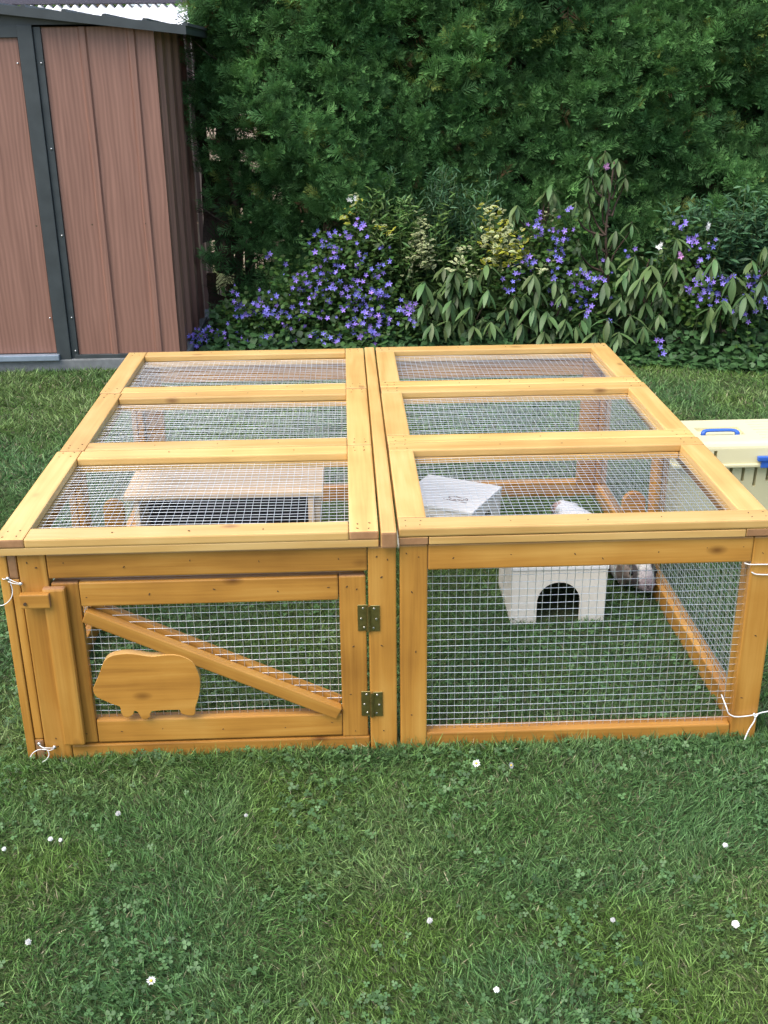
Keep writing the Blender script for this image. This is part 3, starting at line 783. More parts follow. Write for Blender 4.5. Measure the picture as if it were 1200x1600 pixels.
# side wall with vertical ribs
P = [(0.0, 0)]
y = .07
while y < 1.70:
    P += [(y, 0), (y + .025, .022), (y + .085, .022), (y + .11, 0)]; y += .30
P += [(1.76, 0)]
bm = bmesh.new(); lo = [bm.verts.new((dx, yy, .07)) for yy, dx in P]; hi = [bm.verts.new((dx, yy, 1.79)) for yy, dx in P]
for i in range(len(P) - 1): bm.faces.new((lo[i], lo[i + 1], hi[i + 1], hi[i]))
obj('side_sheet', bm, M['shed'], shed)
sbox('back_wall', -3.38, SX - .003, 5.59, 5.60, .07, 1.80, 'shed')
sbox('door_post', -1.757, -1.680, SY - .030, SY + .01, .06, 1.80, 'trim', .004)
sbox('door_post', -1.679, -1.642, SY - .014, SY + .01, .06, 1.80, 'trim', .002)
sbox('door_header', -3.3, -1.758, SY - .020, SY + .01, 1.742, 1.80, 'trim', .002)
sd_ = sbox('sliding_door', -2.60, -1.765, SY - .004, SY + .01, .10, 1.741, 'shed')
sbox('door_sill', -3.3, -1.742, SY - .060, SY - .015, .066, .098, 'sill', .004)
sbox('wall_sheet', -3.38, -2.601, SY + .002, SY + .012, .07, 1.80, 'shed')
for z in (.30, .75, 1.2, 1.62, .11):
    for xx in (-1.655,) + ((-1.775,) if z in (.30, 1.62) else ()):
        bm = bmesh.new(); bmesh.ops.create_uvsphere(bm, u_segments=8, v_segments=5, radius=.006, matrix=Matrix.Translation((xx - SX, -.016, z)))
        obj('screw_head', bm, M['zinc'], shed, True)


def rz(x): return 1.795 - 0.112 * (x + 1.06) if x > -2.25 else 1.795 - 0.112 * (-2.25 + 1.06) - 0.112 * (-2.25 - x)


XS = [-3.62, -2.25, -.895]
bm = prism([(-3.38 - SX, 1.80), (SX - SX, 1.80), (SX + .02 - SX, rz(-1.05) - .004), (-2.25 - SX, rz(-2.25) - .006), (-3.40 - SX, rz(-3.40) - .006)], -.0165, -.0145, 0)
obj('gable_fascia', bm, M['trim'], shed)
for a, b in ((-3.62, -2.251), (-2.249, -.895)):
    bm = prism([(a - SX, rz(a)), (b - SX, rz(b)), (b - SX, rz(b) + .012), (a - SX, rz(a) + .012)], -.075, 1.85, 0); obj('roof_sheet', bm, M['trim'], shed)
    bm = prism([(a - SX, rz(a) - .03), (b - SX, rz(b) - .030), (b - SX, rz(b) + .014), (a - SX, rz(a) + .014)], -.082, -.0755, 0); obj('verge_strip', bm, M['trim'], shed)
for x in np.arange(-2.1, -.9, .2):
    bm = prism([(x - .015 - SX, rz(x - .015) + .012), (x + .015 - SX, rz(x + .015) + .012), (x + .008 - SX, rz(x) + .026), (x - .008 - SX, rz(x) + .026)], -.07, 1.84); obj('roof_rib', bm, M['trim'], shed)
sbox('eave_strip', -.916, -.894, SY - .07, 5.68, rz(-.895) - .028, rz(-.895) - .001, 'trim')

# ------------------------------------------------------------------ neighbour's buildings behind
nb_ = empty('outbuilding', None, (-1.6, 8.0, 0), 'low outbuilding with white corrugated roof behind the shed', 'outbuilding')
xs_ = np.arange(-2.6, 1.6, .0125); V, F = [], []
for i, x in enumerate(xs_):
    h_ = .018 * math.sin(2 * PI * x / .076)
    V += [(x, -1.0, 1.72 + h_), (x, 0.35, 2.10 + h_)]
    if i: F.append((2 * i - 2, 2 * i, 2 * i + 1, 2 * i - 1))
np_mesh('corrugated_roof', V, F, M['corrugated'], parent=nb_, smooth=True)
bm = bmesh.new(); bbox(bm, -2.65, 1.65, .28, .42, 2.105, 2.155, .01); obj('ridge_capping', bm, M['darkmetal'], nb_)
bm = bmesh.new(); bbox(bm, -2.5, 1.5, -.9, .9, 0, 1.70); obj('wall', bm, M['creamwall'], nb_)
hs = empty('house', None, (-1.5, 13, 0), 'pale blue house wall behind the outbuilding roof', 'house')
bm = bmesh.new(); bbox(bm, -1.35, 6.0, 0, 3, 0, 4.5); obj('wall', bm, M['render'], hs)
bm = bmesh.new(); bbox(bm, -1.30, 6.2, -.25, 3.2, 4.5, 4.7); obj('roof_slab', bm, M['brownboard'], hs)
bm = bmesh.new(); bbox(bm, -2.05, -1.36, .3, 3, 0, 3.8); obj('porch_wall', bm, M['brownboard'], hs)

# ------------------------------------------------------------------ foliage templates
LEAF = np.array([(0, 0, 0), (-.42, .3, .03), (0, .33, -.03), (.42, .3, .03), (-.46, .62, .0), (0, .66, -.05), (.46, .62, .0), (0, 1.0, -.10)], float)
LEAFF = np.array([(0, 2, 1), (0, 3, 2), (1, 2, 5), (1, 5, 4), (2, 3, 6), (2, 6, 5), (4, 5, 7), (5, 6, 7)])
DIAM = np.array([(0, 0, 0), (-.5, .45, .04), (.5, .45, .04), (0, 1, -.05)], float)
DIAMF = np.array([(0, 2, 1), (1, 2, 3)])


def thuja_spray():
    """flat fan of scale-leaf branchlets, unit length"""
    V, F = [], []

    def strip(p, a, L_, w_, z):
        d = np.array([math.sin(a), math.cos(a), 0]); s = np.array([math.cos(a), -math.sin(a), 0]); b = len(V)
        V.extend([p, p + d * L_ * .55 + s * w_ + np.array([0, 0, z]), p + d * L_ * .5 - s * w_ + np.array([0, 0, z]), p + d * L_ + np.array([0, 0, z * 1.6])])
        F.extend([(b, b + 1, b + 2), (b + 2, b + 1, b + 3)])
    strip(np.array([0, 0, 0.]), 0, 1, .024, .05)
    for i, t in enumerate((.10, .24, .38, .52, .66, .8)):
        for s in (-1, 1):
            strip(np.array([0, t + .06 * (s > 0), .06 * t]), s * (.80 + .16 * math.sin(9 * t + s)), (.56 - .46 * abs(t - .32)) * (1 if t < .7 else .75) * (1 + .15 * math.sin(13 * t + 2 * s)), .024, .05 * math.sin(7 * t + s))
    return np.array(V), np.array(F)


TSV, TSF = thuja_spray()
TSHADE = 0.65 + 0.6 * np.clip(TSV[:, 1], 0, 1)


def hy(x, z):      # front surface of the hedge
    return 4.62 - 0.06 * (x + 0.9) - 0.05 * (z - 1) + 0.30 * (noise2(x, z * .6, 1.1, 3) - .5) + 0.26 * (noise2(x, z, 2.6, 5) - .5)


hedge = empty('thuja_hedge', None, (1.0, 4.9, 0), 'tall dense green conifer hedge behind the flower bed', 'hedge')
nC = 4350
cxs = rnd(nC, -1.0, 3.4); czs = rnd(nC, .10, 2.45)
keep = (cxs > -.80) | (noise2(cxs, czs, 5, 9) > .45) | (czs > 1.45)
keep &= ~((cxs < -.72) & (czs < 1.35) & (rnd(nC, 0, 1) < .6))
cxs, czs = cxs[keep], czs[keep]; cys = hy(cxs, czs) + np.abs(rng.normal(0, .06, len(cxs))); nC = len(cxs)
per = 12; n = nC * per
bx_, by_, bz_ = (np.repeat(a, per) for a in (cxs, cys, czs))
cdir = np.stack([rng.normal(0, .45, nC), -np.ones(nC), rng.normal(.25, .35, nC)], 1); cdir /= np.linalg.norm(cdir, axis=1, keepdims=True)
cd_ = np.repeat(cdir, per, 0)
# sprays of one clump fan out side by side and arch over at the tip, like stacked shells
ang = np.tile(np.linspace(-1.15, 1.15, per), nC) + rng.normal(0, .18, n)
sidev = np.cross(cd_, np.array([0, 0, 1.0])); sidev /= np.linalg.norm(sidev, axis=1, keepdims=True); upv = np.cross(sidev, cd_)
tilt = np.repeat(rng.normal(0, .4, nC), per); ax2 = sidev * np.cos(tilt)[:, None] + upv * np.sin(tilt)[:, None]
fw = cd_ * np.cos(ang)[:, None] * .75 + ax2 * np.sin(ang)[:, None] + np.array([0, 0, .35]) + rng.normal(0, .14, (n, 3))
R = frames(fw, np.tile(np.array([0, -0.6, .8]), (n, 1)) + rng.normal(0, .3, (n, 3)), rng.normal(0, .5, n))
T = np.stack([bx_, by_, bz_], 1) + rng.normal(0, .02, (n, 3))
hv = noise2(bx_, bz_, 1.6, 21)[:, None]; hu = noise2(bx_, bz_, 6, 22)[:, None]
g0 = np.array([.042, .118, .038]); g1 = np.array([.125, .268, .082]); g2 = np.array([.20, .26, .06])
col = g0 + (g1 - g0) * np.clip(.15 + .9 * hu + rng.normal(0, .15, (n, 1)), 0, 1.3)
col *= np.repeat(rnd(nC, .62, 1.6), per)[:, None]
yl = (np.repeat(rnd(nC, 0, 1), per) < .05)[:, None] * (rnd(n, 0, 1) < .5)[:, None]; col = np.where(yl, g2 * (.7 + .6 * hv), col)
sz = np.repeat(rnd(nC, .065, .115), per) * rnd(n, .75, 1.15)
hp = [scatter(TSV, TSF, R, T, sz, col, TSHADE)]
# deeper, sparser layer
n = 9000; x = rnd(n, -.95, 3.4); z = rnd(n, .05, 2.75); y = hy(x, z) + rnd(n, .08, .28)
fw = np.stack([rng.normal(0, .8, n), -rnd(n, .2, 1), rng.normal(.2, .6, n)], 1); R = frames(fw, rng.normal(0, 1, (n, 3)))
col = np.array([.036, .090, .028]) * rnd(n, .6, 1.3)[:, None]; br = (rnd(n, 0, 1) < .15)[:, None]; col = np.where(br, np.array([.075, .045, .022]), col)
kk = (x > -.85) | (z > 1.2) | (rnd(n, 0, 1) < .5)
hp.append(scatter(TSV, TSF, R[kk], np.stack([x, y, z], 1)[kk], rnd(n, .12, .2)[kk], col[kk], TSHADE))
V, F, C = join_np(hp)
fo = np_mesh('foliage', V - np.array([1.0, 4.9, 0]), F, M['thuja'], C, hedge); fo['kind'] = 'stuff'
# brown inside of the hedge: an opaque sheet added to block light
xs_ = np.linspace(-1.02, 3.4, 70); zs_ = np.linspace(0, 2.7, 40); X, Z = np.meshgrid(xs_, zs_)
Y = hy(X, Z) + .30 + rng.normal(0, .04, X.shape)
V = np.stack([X - 1.0, Y - 4.9, Z], 2).reshape(-1, 3); F = []
for j in range(39):
    for i in range(69):
        if (xs_[i] < -.55 and zs_[j] > .15 and random.random() < (.22 if zs_[j] < 1.35 else .0)): continue
        F.append((j * 70 + i, j * 70 + i + 1, (j + 1) * 70 + i + 1, (j + 1) * 70 + i))
np_mesh('light_block_core', V, F, M['bark'], parent=hedge)['kind'] = 'stuff'
for i, x in enumerate(np.arange(-.86, 4.1, .42)):
    x += random.uniform(-.08, .08); yb = 4.82 + random.uniform(-.04, .06)
    bm = bmesh.new(); pts = [(x - 1 + random.uniform(-.02, .02) * k, yb - 4.9 + random.uniform(-.02, .02) * k, .3 * k) for k in range(9)]
    tube(bm, catmull(pts, 3), .032, 8, .012)
    for k in range(10):
        z = random.uniform(.3, 2.2); a = random.uniform(-2.6, -.5)
        tube(bm, catmull([(x - 1, yb - 4.9, z), (x - 1 + .12 * math.cos(a), yb - 4.9 + .12 * math.sin(a), z + .05), (x - 1 + .26 * math.cos(a), yb - 4.9 + .22 * math.sin(a), z + .14)], 3), .007, 5, .003)
    obj('trunk', bm, M['bark'], hedge, True)


# ------------------------------------------------------------------ bed plants
def bed_y(px, py, jit=0.0):
    """distance of a plant tip in the bed: low tips stand near its front edge, high ones further back"""
    X0 = on_y(px, py, 4.1)[0]
    t = min(max((545 - py) / 260.0, 0), 1)
    return float(bed_front(X0)) + .10 + .34 * t + random.uniform(-jit, jit)


def flower_mesh(name, mat, lobes=5, r=.0195):
    bm = bmesh.new(); c = bm.verts.new((0, 0, -.006))
    ring = []
    for k in range(lobes):
        a = 2 * PI * k / lobes; da = PI / lobes
        v0 = bm.verts.new((r * .34 * math.cos(a - da), r * .34 * math.sin(a - da), -.002))
        v1 = bm.verts.new((r * .72 * math.cos(a - da * .48), r * .72 * math.sin(a - da * .48), .001))
        v2 = bm.verts.new((r * math.cos(a), r * math.sin(a), .0035)); v3 = bm.verts.new((r * .72 * math.cos(a + da * .48), r * .72 * math.sin(a + da * .48), .001))
        ring += [v0, v1, v2, v3]
    m = len(ring)
    for k in range(lobes):
        b = 4 * k; nx = ring[(b + 4) % m]
        bm.faces.new((c, ring[b], ring[b + 1])); bm.faces.new((c, ring[b + 1], ring[b + 2])); bm.faces.new((c, ring[b + 2], ring[b + 3])); bm.faces.new((c, ring[b + 3], nx))
    me = bpy.data.meshes.new(name); bm.to_mesh(me); bm.free(); me.materials.append(mat); return me


FLV = flower_mesh('bellflower', M['petal']); FLW = flower_mesh('white_bloom', M['petal_white']); FLP = flower_mesh('pink_bloom', M['petal_pink'])


def place(me, name, p, nrm, s, parent, base, spin=None):
    o = bpy.data.objects.new(name, me); COL.objects.link(o); o.parent = parent
    q = Vector(nrm).normalized().to_track_quat('Z', 'Y').to_matrix() @ Matrix.Rotation(random.uniform(0, 2 * PI) if spin is None else spin, 3, 'Z')
    o.matrix_local = Matrix.Translation(Vector(p) - Vector(base)) @ (q * s).to_4x4()
    return o


def bellflower(label, blobs, base_px):
    bx0 = on_y(base_px, 520, 4.15); base = np.array([bx0[0], float(bed_front(bx0[0])) + .2, 0.0])
    E_ = empty('bellflower_plant', None, base, label, 'bellflower', 'violet bellflowers in the bed')
    tips = []
    for (cx_, cy_, sx, sy, cnt) in blobs:
        for _ in range(int(cnt * 1.1)):
            px, py = random.gauss(cx_, sx), random.gauss(cy_, sy)
            if py > 556: py = 556 - random.random() * 20
            Y_ = bed_y(px, py, .07); p = on_y(px, py, Y_)
            if p[2] < .03: p[2] = .03 + random.random() * .05
            nrm = (random.gauss(0, .5) - .05, -1 + random.gauss(0, .25), random.gauss(.45, .45))
            place(FLV, 'flower', p, nrm, random.choice((random.uniform(.75, 1.05), random.uniform(.75, 1.05), random.uniform(.4, .7))), E_, base); tips.append(p)
    tips = np.array(tips)
    bm = bmesh.new()
    for p in tips[::2]:
        g = (p[0] + random.gauss(0, .05), p[1] + random.uniform(.02, .12), max(0.01, p[2] - random.uniform(.12, .3)))
        tube(bm, catmull([np.array(g) - base, (np.array(g) * .45 + p * .55) - base + np.array([0, .02, .01]), p + np.array([0, .006, -.002]) - base], 3), .0014, 4)
    obj('flower_stem', bm, M['stem'], E_)['kind'] = 'stuff'
    n = len(tips) * 15; idx = rng.integers(0, len(tips), n)
    T = tips[idx] + np.stack([rng.normal(0, .05, n), rnd(n, .01, .14), -np.abs(rng.normal(0, .08, n)) - .01], 1); T[:, 2] = np.maximum(T[:, 2], .012)
    fw = np.stack([rng.normal(0, .7, n), rng.normal(-.7, .5, n), rng.normal(.1, .5, n)], 1); R = frames(fw, np.tile([0, -.5, 1.], (n, 1)))
    col = np.array([.045, .105, .022]) * rnd(n, .55, 1.5)[:, None] * np.stack([rnd(n, .8, 1.35), np.ones(n), rnd(n, .7, 1.2)], 1)
    s = rnd(n, .022, .042)
    V, F, C = scatter(LEAF, LEAFF, R, T - base, np.stack([s * .8, s, s], 1), col)
    np_mesh('leaves', V, F, M['tree'], C, E_)['kind'] = 'stuff'
    return E_


bellflower('low violet bellflowers against the shed corner', [(310, 530, 14, 9, 34), (335, 520, 12, 8, 16), (372, 528, 16, 12, 10)], 320)
bellflower('violet bellflowers in a small mound right of the shed', [(372, 487, 10, 12, 20), (400, 478, 18, 12, 26), (425, 495, 14, 16, 16), (420, 392, 3, 8, 2), (415, 525, 18, 12, 10)], 400)
bellflower('largest drift of violet bellflowers left of the batten', [(520, 390, 22, 12, 26), (480, 440, 20, 16, 30), (520, 450, 26, 14, 34), (555, 460, 9, 24, 28), (590, 450, 9, 20, 28), (582, 485, 14, 18, 34), (575, 522, 14, 12, 30),
                                                                     (510, 528, 26, 8, 18), (590, 405, 12, 18, 10), (535, 365, 26, 9, 16), (500, 490, 30, 10, 12), (460, 500, 14, 18, 10)], 540)
bellflower('sparse violet bellflowers beside the drooping rhododendron leaves', [(634, 485, 9, 10, 14), (632, 515, 14, 10, 8), (655, 500, 8, 10, 4), (620, 470, 8, 10, 4)], 634)
bellflower('violet bellflowers under the pale variegated shrub', [(818, 412, 12, 12, 20), (845, 355, 14, 10, 16), (868, 400, 8, 26, 26), (880, 370, 8, 10, 8), (900, 440, 20, 14, 12), (930, 437, 14, 10, 14), (920, 475, 30, 14, 12), (880, 330, 14, 6, 4), (810, 440, 12, 8, 8)], 870)
bellflower('violet bellflowers right of the tall rhododendron', [(1088, 385, 12, 8, 14), (1060, 352, 8, 6, 6), (1095, 450, 14, 9, 26), (1110, 465, 16, 8, 14), (1100, 410, 8, 10, 6), (1140, 437, 12, 5, 12), (985, 390, 6, 6, 3)], 1095)
bellflower('violet bellflowers at the right edge of the bed', [(1175, 440, 14, 8, 10), (1185, 462, 12, 12, 18), (1150, 478, 16, 8, 10), (1046, 552, 10, 8, 4), (1030, 535, 6, 6, 3)], 1180)


# rhododendrons with drooping whorls
def rhodo_leaf(k):
    bm = bmesh.new(); rows = []
    L_ = 1.0; n = 6
    for i in range(n + 1):
        t = i / n; wdt = .128 * math.sin(PI * min(1, t * .93 + .05)) ** .8 * (1.05 - .25 * abs(t - .55)); z = -.18 * t * t * (1 + .3 * k); fold = .03 * math.sin(PI * t)
        rows.append([bm.verts.new((-wdt, t, z + fold)), bm.verts.new((0, t, z)), bm.verts.new((wdt, t, z + fold))])
    for a, b in zip(rows, rows[1:]):
        bm.faces.new((a[0], a[1], b[1], b[0])); bm.faces.new((a[1], a[2], b[2], b[1]))
    me = bpy.data.meshes.new('rhododendron_leaf'); bm.to_mesh(me); bm.free(); me.materials.append(M['rhodo'])
    me.polygons.foreach_set('use_smooth', [True] * len(me.polygons)); return me


RL = [rhodo_leaf(k) for k in (0, 1, 2)]


def rhododendron(label, whorls, base_px, ytop=0.0, extra=12, ls=1.0):
    b0 = on_y(base_px, 520, 4.2); base = Vector((b0[0], float(bed_front(b0[0])) + .42, 0))
    E_ = empty('rhododendron', None, base, label, 'rhododendron', 'rhododendrons in the bed')
    zm = 0
    more = [(px + random.gauss(0, 14), py + random.uniform(4, 30), .08) for px, py in whorls[:extra]]
    for i, (px, py, back) in enumerate([(a, b, 0) for a, b in whorls] + more):
        py = min(py, 535)
        Y_ = bed_y(px, py, .05) - .04 + ytop + back; p = Vector(on_y(px, py - 8, Y_)); p.z = max(p.z, .12)
        k = random.choice((8, 9, 9, 10)); a0 = random.uniform(0, 6.3); L0 = random.uniform(.10, .14) * ls
        for j in range(k):
            a = a0 + 2 * PI * j / k + random.gauss(0, .18); droop = random.uniform(.75, 1.35) if j % 4 else random.uniform(.3, .7)
            d = Vector((math.cos(a), math.sin(a), -math.tan(min(droop, 1.35)) * .8)).normalized()
            up = Vector((math.cos(a) * .9, math.sin(a) * .9, .8))
            s = d.cross(up).normalized(); n = s.cross(d)
            o = bpy.data.objects.new('leaf', random.choice(RL)); COL.objects.link(o); o.parent = E_
            Lj = L0 * random.uniform(.8, 1.12)
            o.matrix_local = Matrix.Translation(p - base + Vector((0, 0, random.uniform(-.01, .01)))) @ (Matrix((s, d, n)).transposed() * Lj).to_4x4()
        bm = bmesh.new(); q = p - base; r_ = Vector((q.x * .35, q.y * .3 + .1, 0)) if q.z < .45 else Vector((q.x * .15, .08, q.z - random.uniform(.16, .26)))
        tube(bm, catmull([r_, (r_ * .5 + q * .5) + Vector((random.uniform(-.03, .03), .06, -.06)), q + Vector((0, .02, -.05)), q + Vector((0, 0, .004))], 4), .007, 6, .0032)
        obj('branch', bm, M['bark'], E_, True); zm = max(zm, q.z)
    bm = bmesh.new(); tube(bm, catmull([(0, .1, 0), (.02, .09, zm * .3), (-.015, .09, zm * .6), (0, .06, zm - .05)], 4), .012, 7, .005); obj('trunk', bm, M['bark'], E_, True)
    return E_


rhododendron('low rhododendron with drooping leaves near the middle of the bed', [(663, 449), (694, 426), (705, 445), (682, 476), (705, 480), (712, 430), (760, 421), (762, 462), (735, 440), (735, 490), (660, 485), (767, 512), (700, 510), (740, 520), (675, 515)], 715)
rhododendron('dark rhododendron between the variegated shrub and the tall one', [(833, 437), (867, 446), (804, 471), (833, 487), (854, 497), (883, 508), (808, 331), (860, 300), (815, 515), (790, 490), (850, 525), (900, 520), (880, 470), (840, 460)], 840)
rhododendron('tall rhododendron with a pink bloom, its leaves drooping in whorls', [(919, 285), (946, 279), (977, 283), (944, 317), (900, 325), (987, 356), (962, 371), (933, 373), (904, 383), (908, 415), (950, 412), (946, 245), (925, 255), (965, 258)], 940, .12, 4, .85)
rhododendron('broad rhododendron with light green whorls right of the run corner', [(992, 408), (1017, 425), (1054, 421), (946, 450), (987, 467), (1029, 450), (1008, 483), (1042, 471), (917, 492), (950, 508), (967, 529), (929, 529), (985, 500), (1030, 500), (1005, 520), (975, 440), (1000, 445)], 1000)
rhododendron('rhododendron among ivy at the right edge of the bed', [(1175, 417), (1117, 412), (1058, 383), (1145, 440), (1190, 445), (1130, 480), (1165, 470), (1110, 490), (1195, 395)], 1140)


def bloom(me, label, cat, px, py, Y_, n=5, sp=.02):
    p0 = on_y(px, py, Y_); E_ = empty('flower_head', None, p0, label, cat)
    for _ in range(n):
        p = np.array(p0) + rng.normal(0, sp, 3) * np.array([1, .5, .7]); place(me, 'floret', p, (random.gauss(0, .5), -1, random.gauss(.4, .4)), random.uniform(.6, 1), E_, p0)
    bm = bmesh.new(); tube(bm, [(0, .01, -.005), (.004, .05, -.10), (.01, .10, -.25)], .0025, 5); obj('stem', bm, M['stem'], E_)
    return E_


bloom(FLP, 'pink bloom on top of the tall rhododendron', 'bloom', 947, 262, 3.98, 6, .013)
bloom(FLP, 'small pink bloom above the light green rhododendron whorls', 'bloom', 1062, 396, 3.80, 3, .01)
bloom(FLW, 'white bloom high among leaves right of the drift of bellflowers', 'bloom', 551, 313, 4.28, 4, .015)
bloom(FLW, 'white bloom at the right above the violet bellflowers', 'bloom', 1107, 355, 3.92, 4, .013)
bloom(FLW, 'pale bloom left of the right hand bellflowers', 'bloom', 1032, 384, 3.9, 3, .013)


def shrub(name, label, cat, shoots, tmpl, colf, leaf, asp, spread, nper, up, group=None, ybias=.06, shape=.35, matk='tree'):
    """leafy shoots: each a stem with leaves along it"""
    c = np.mean([on_y(px, py, bed_y(px, py)) for px, py, h_ in shoots], axis=0); base = np.array([c[0], c[1] + .1, 0])
    E_ = empty(name, None, base, label, cat, group); bm = bmesh.new(); parts = []
    for px, py, h_ in shoots:
        tip = on_y(px, py, bed_y(px, py, .05) + ybias); h = min(h_, tip[2] - .02)
        foot = tip + np.array([random.gauss(0, .05), random.uniform(.0, .08), -h])
        cv = np.array([list(v) for v in catmull([foot, (foot + tip) / 2 + rng.normal(0, .02, 3), tip], 8)])
        tube(bm, [p - base for p in cv], .003, 4, .0012)
        n = int(nper * h / .3) + 6; t = rnd(n, 0.02, 1); P = np.stack([np.interp(t * (len(cv) - 1), np.arange(len(cv)), cv[:, k]) for k in range(3)], 1)
        P += rng.normal(0, 1, (n, 3)) * np.array([shape, shape * .7, .3 * shape]) * .06
        a = rnd(n, 0, 2 * PI); fw = np.stack([np.cos(a), np.sin(a) - .3, rng.normal(up, .35, n)], 1)
        R = frames(fw, np.tile([0, -.3, 1.], (n, 1)) + rng.normal(0, .25, (n, 3))); s = rnd(n, .7, 1.2) * leaf * (1.1 - .45 * t)
        parts.append(scatter(tmpl[0], tmpl[1], R, P - base, np.stack([s * asp, s, s], 1), colf(n, t), tmpl[2] if len(tmpl) > 2 else None))
    obj('stem', bm, M['stem'], E_)['kind'] = 'stuff'
    V, F, C = join_np(parts); np_mesh('leaves', V, F, M[matk], C, E_)['kind'] = 'stuff'
    return E_


LT = (LEAF, LEAFF)
VARV = np.array([(0, 0, 0), (-.42, .3, .03), (0, .33, -.03), (.42, .3, .03), (-.46, .62, .0), (0, .66, -.05), (.46, .62, .0), (0, 1.0, -.10)], float)
VSH = np.ones((8, 3)); VSH[[2, 5]] = (.16, .32, .22)      # green middle, pale margin
VT = (VARV, LEAFF, VSH)


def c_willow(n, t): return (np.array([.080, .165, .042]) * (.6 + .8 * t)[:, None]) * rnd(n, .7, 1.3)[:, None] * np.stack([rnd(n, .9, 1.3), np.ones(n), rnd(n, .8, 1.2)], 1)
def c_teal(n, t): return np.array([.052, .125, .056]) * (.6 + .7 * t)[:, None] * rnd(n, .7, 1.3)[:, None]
def c_cream(n, t): return np.array([.62, .62, .34]) * rnd(n, .6, 1.25)[:, None]
def c_gold(n, t): return np.where((rnd(n, 0, 1) < .45)[:, None], np.array([.55, .52, .06]), np.array([.62, .62, .32])) * rnd(n, .6, 1.2)[:, None]


def shoots(cx_, cy_, sx, sy, n, h_): return [(random.gauss(cx_, sx), random.gauss(cy_, sy), random.uniform(.6, 1.2) * h_) for _ in range(n)]


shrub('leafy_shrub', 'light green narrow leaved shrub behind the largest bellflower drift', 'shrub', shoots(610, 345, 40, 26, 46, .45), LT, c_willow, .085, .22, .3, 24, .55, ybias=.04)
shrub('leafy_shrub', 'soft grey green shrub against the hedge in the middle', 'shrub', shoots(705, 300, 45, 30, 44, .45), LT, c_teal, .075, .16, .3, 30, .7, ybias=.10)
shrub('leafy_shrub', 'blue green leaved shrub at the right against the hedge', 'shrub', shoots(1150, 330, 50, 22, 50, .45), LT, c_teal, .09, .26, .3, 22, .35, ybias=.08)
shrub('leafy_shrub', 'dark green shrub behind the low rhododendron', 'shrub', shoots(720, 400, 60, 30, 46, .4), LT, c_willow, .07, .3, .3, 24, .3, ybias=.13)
shrub('variegated_shrub', 'slim upright cream and green variegated shrub', 'shrub', [(657, 335, .26), (664, 345, .26), (652, 360, .22), (668, 372, .2), (660, 380, .2), (655, 392, .12)], VT, c_cream, .042, .55, .3, 46, .3, 'variegated shrubs', -.02)
shrub('variegated_shrub', 'largest golden and cream variegated shrub in the bed', 'shrub', [(762, 315, .2), (772, 330, .2), (785, 335, .25), (800, 345, .25), (812, 360, .2), (790, 355, .25), (775, 360, .25), (765, 350, .2), (805, 378, .15), (782, 380, .15), (768, 375, .15)], VT, c_gold, .052, .55, .3, 44, .3, 'variegated shrubs', -.02, .6)
shrub('variegated_shrub', 'small pale variegated sprig above the low rhododendron', 'shrub', [(728, 392, .12), (722, 405, .12), (735, 415, .1)], VT, c_cream, .04, .55, .3, 40, .3, 'variegated shrubs', -.05)
shrub('variegated_shrub', 'pale variegated sprig among the middle bellflowers', 'shrub', [(858, 322, .14), (855, 402, .14), (852, 420, .1), (822, 395, .1)], VT, c_cream, .036, .55, .3, 34, .3, 'variegated shrubs', -.05)
shrub('variegated_shrub', 'small yellowish sprigs above the largest bellflower drift', 'shrub', [(556, 302, .14), (585, 345, .14), (600, 352, .14), (548, 322, .1)], VT, c_gold, .036, .5, .3, 30, .3, 'variegated shrubs', -.04)

# ivy and low ground cover
n = 7000; x = rnd(n, -.95, 4.0); d = np.abs(rng.normal(0, .28, n)) - .03; y = bed_front(x) + d
kp = (d < .95) & (x > -1.0); x, y, d = x[kp], y[kp], d[kp]; n = len(x)
hgt = (.03 + .20 * np.clip(d / .3, 0, 1)) * (.5 + .9 * noise2(x, y, 4, 31)); z = rnd(n, .15, 1.05) * hgt + .012
fw = np.stack([rng.normal(0, .7, n), rng.normal(-.8, .4, n), rng.normal(-.1, .4, n)], 1); R = frames(fw, np.tile([0, -.45, 1.], (n, 1)) + rng.normal(0, .3, (n, 3)))
mixv = noise2(x, y, 3.1, 33)[:, None]
col = (np.array([.032, .085, .032]) * (1 - mixv) + np.array([.065, .145, .036]) * mixv) * rnd(n, .6, 1.4)[:, None]; s = rnd(n, .03, .06)
V, F, C = scatter(LEAF, LEAFF, R, np.stack([x, y, z], 1), np.stack([s * .95, s, s], 1), col)
tag(np_mesh('ivy_ground_cover', V, F, M['tree'], C), 'dark green ivy and low leaves covering the front of the bed', 'ground cover', kind='stuff')

# bush far behind the shed
n = 5000; P = rng.normal(0, 1, (n, 3)); P /= np.linalg.norm(P, axis=1, keepdims=True); P *= (rnd(n, .5, 1) ** .5)[:, None] * np.array([1.0, .7, .7])
R = frames(rng.normal(0, 1, (n, 3)), rng.normal(0, 1, (n, 3))); col = np.array([.07, .14, .03]) * rnd(n, .6, 1.5)[:, None]; s = rnd(n, .05, .09)
E_ = empty('garden_bush', None, (-3.0, 9.6, 0), 'green bush top showing above the shed roof', 'bush')
V, F, C = scatter(DIAM, DIAMF, R, P + np.array([0, 0, 1.75]), np.stack([s * .6, s, s], 1), col); np_mesh('crown', V, F, M['tree'], C, E_)['kind'] = 'stuff'
bm = bmesh.new(); tube(bm, [(0, 0, 0), (.03, 0, .7), (0, .02, 1.5)], .06, 8, .03); obj('trunk', bm, M['bark'], E_)
E_ = empty('garden_bush', None, (-1.6, 11.6, 0), 'pale green bush in front of the blue house wall', 'bush')
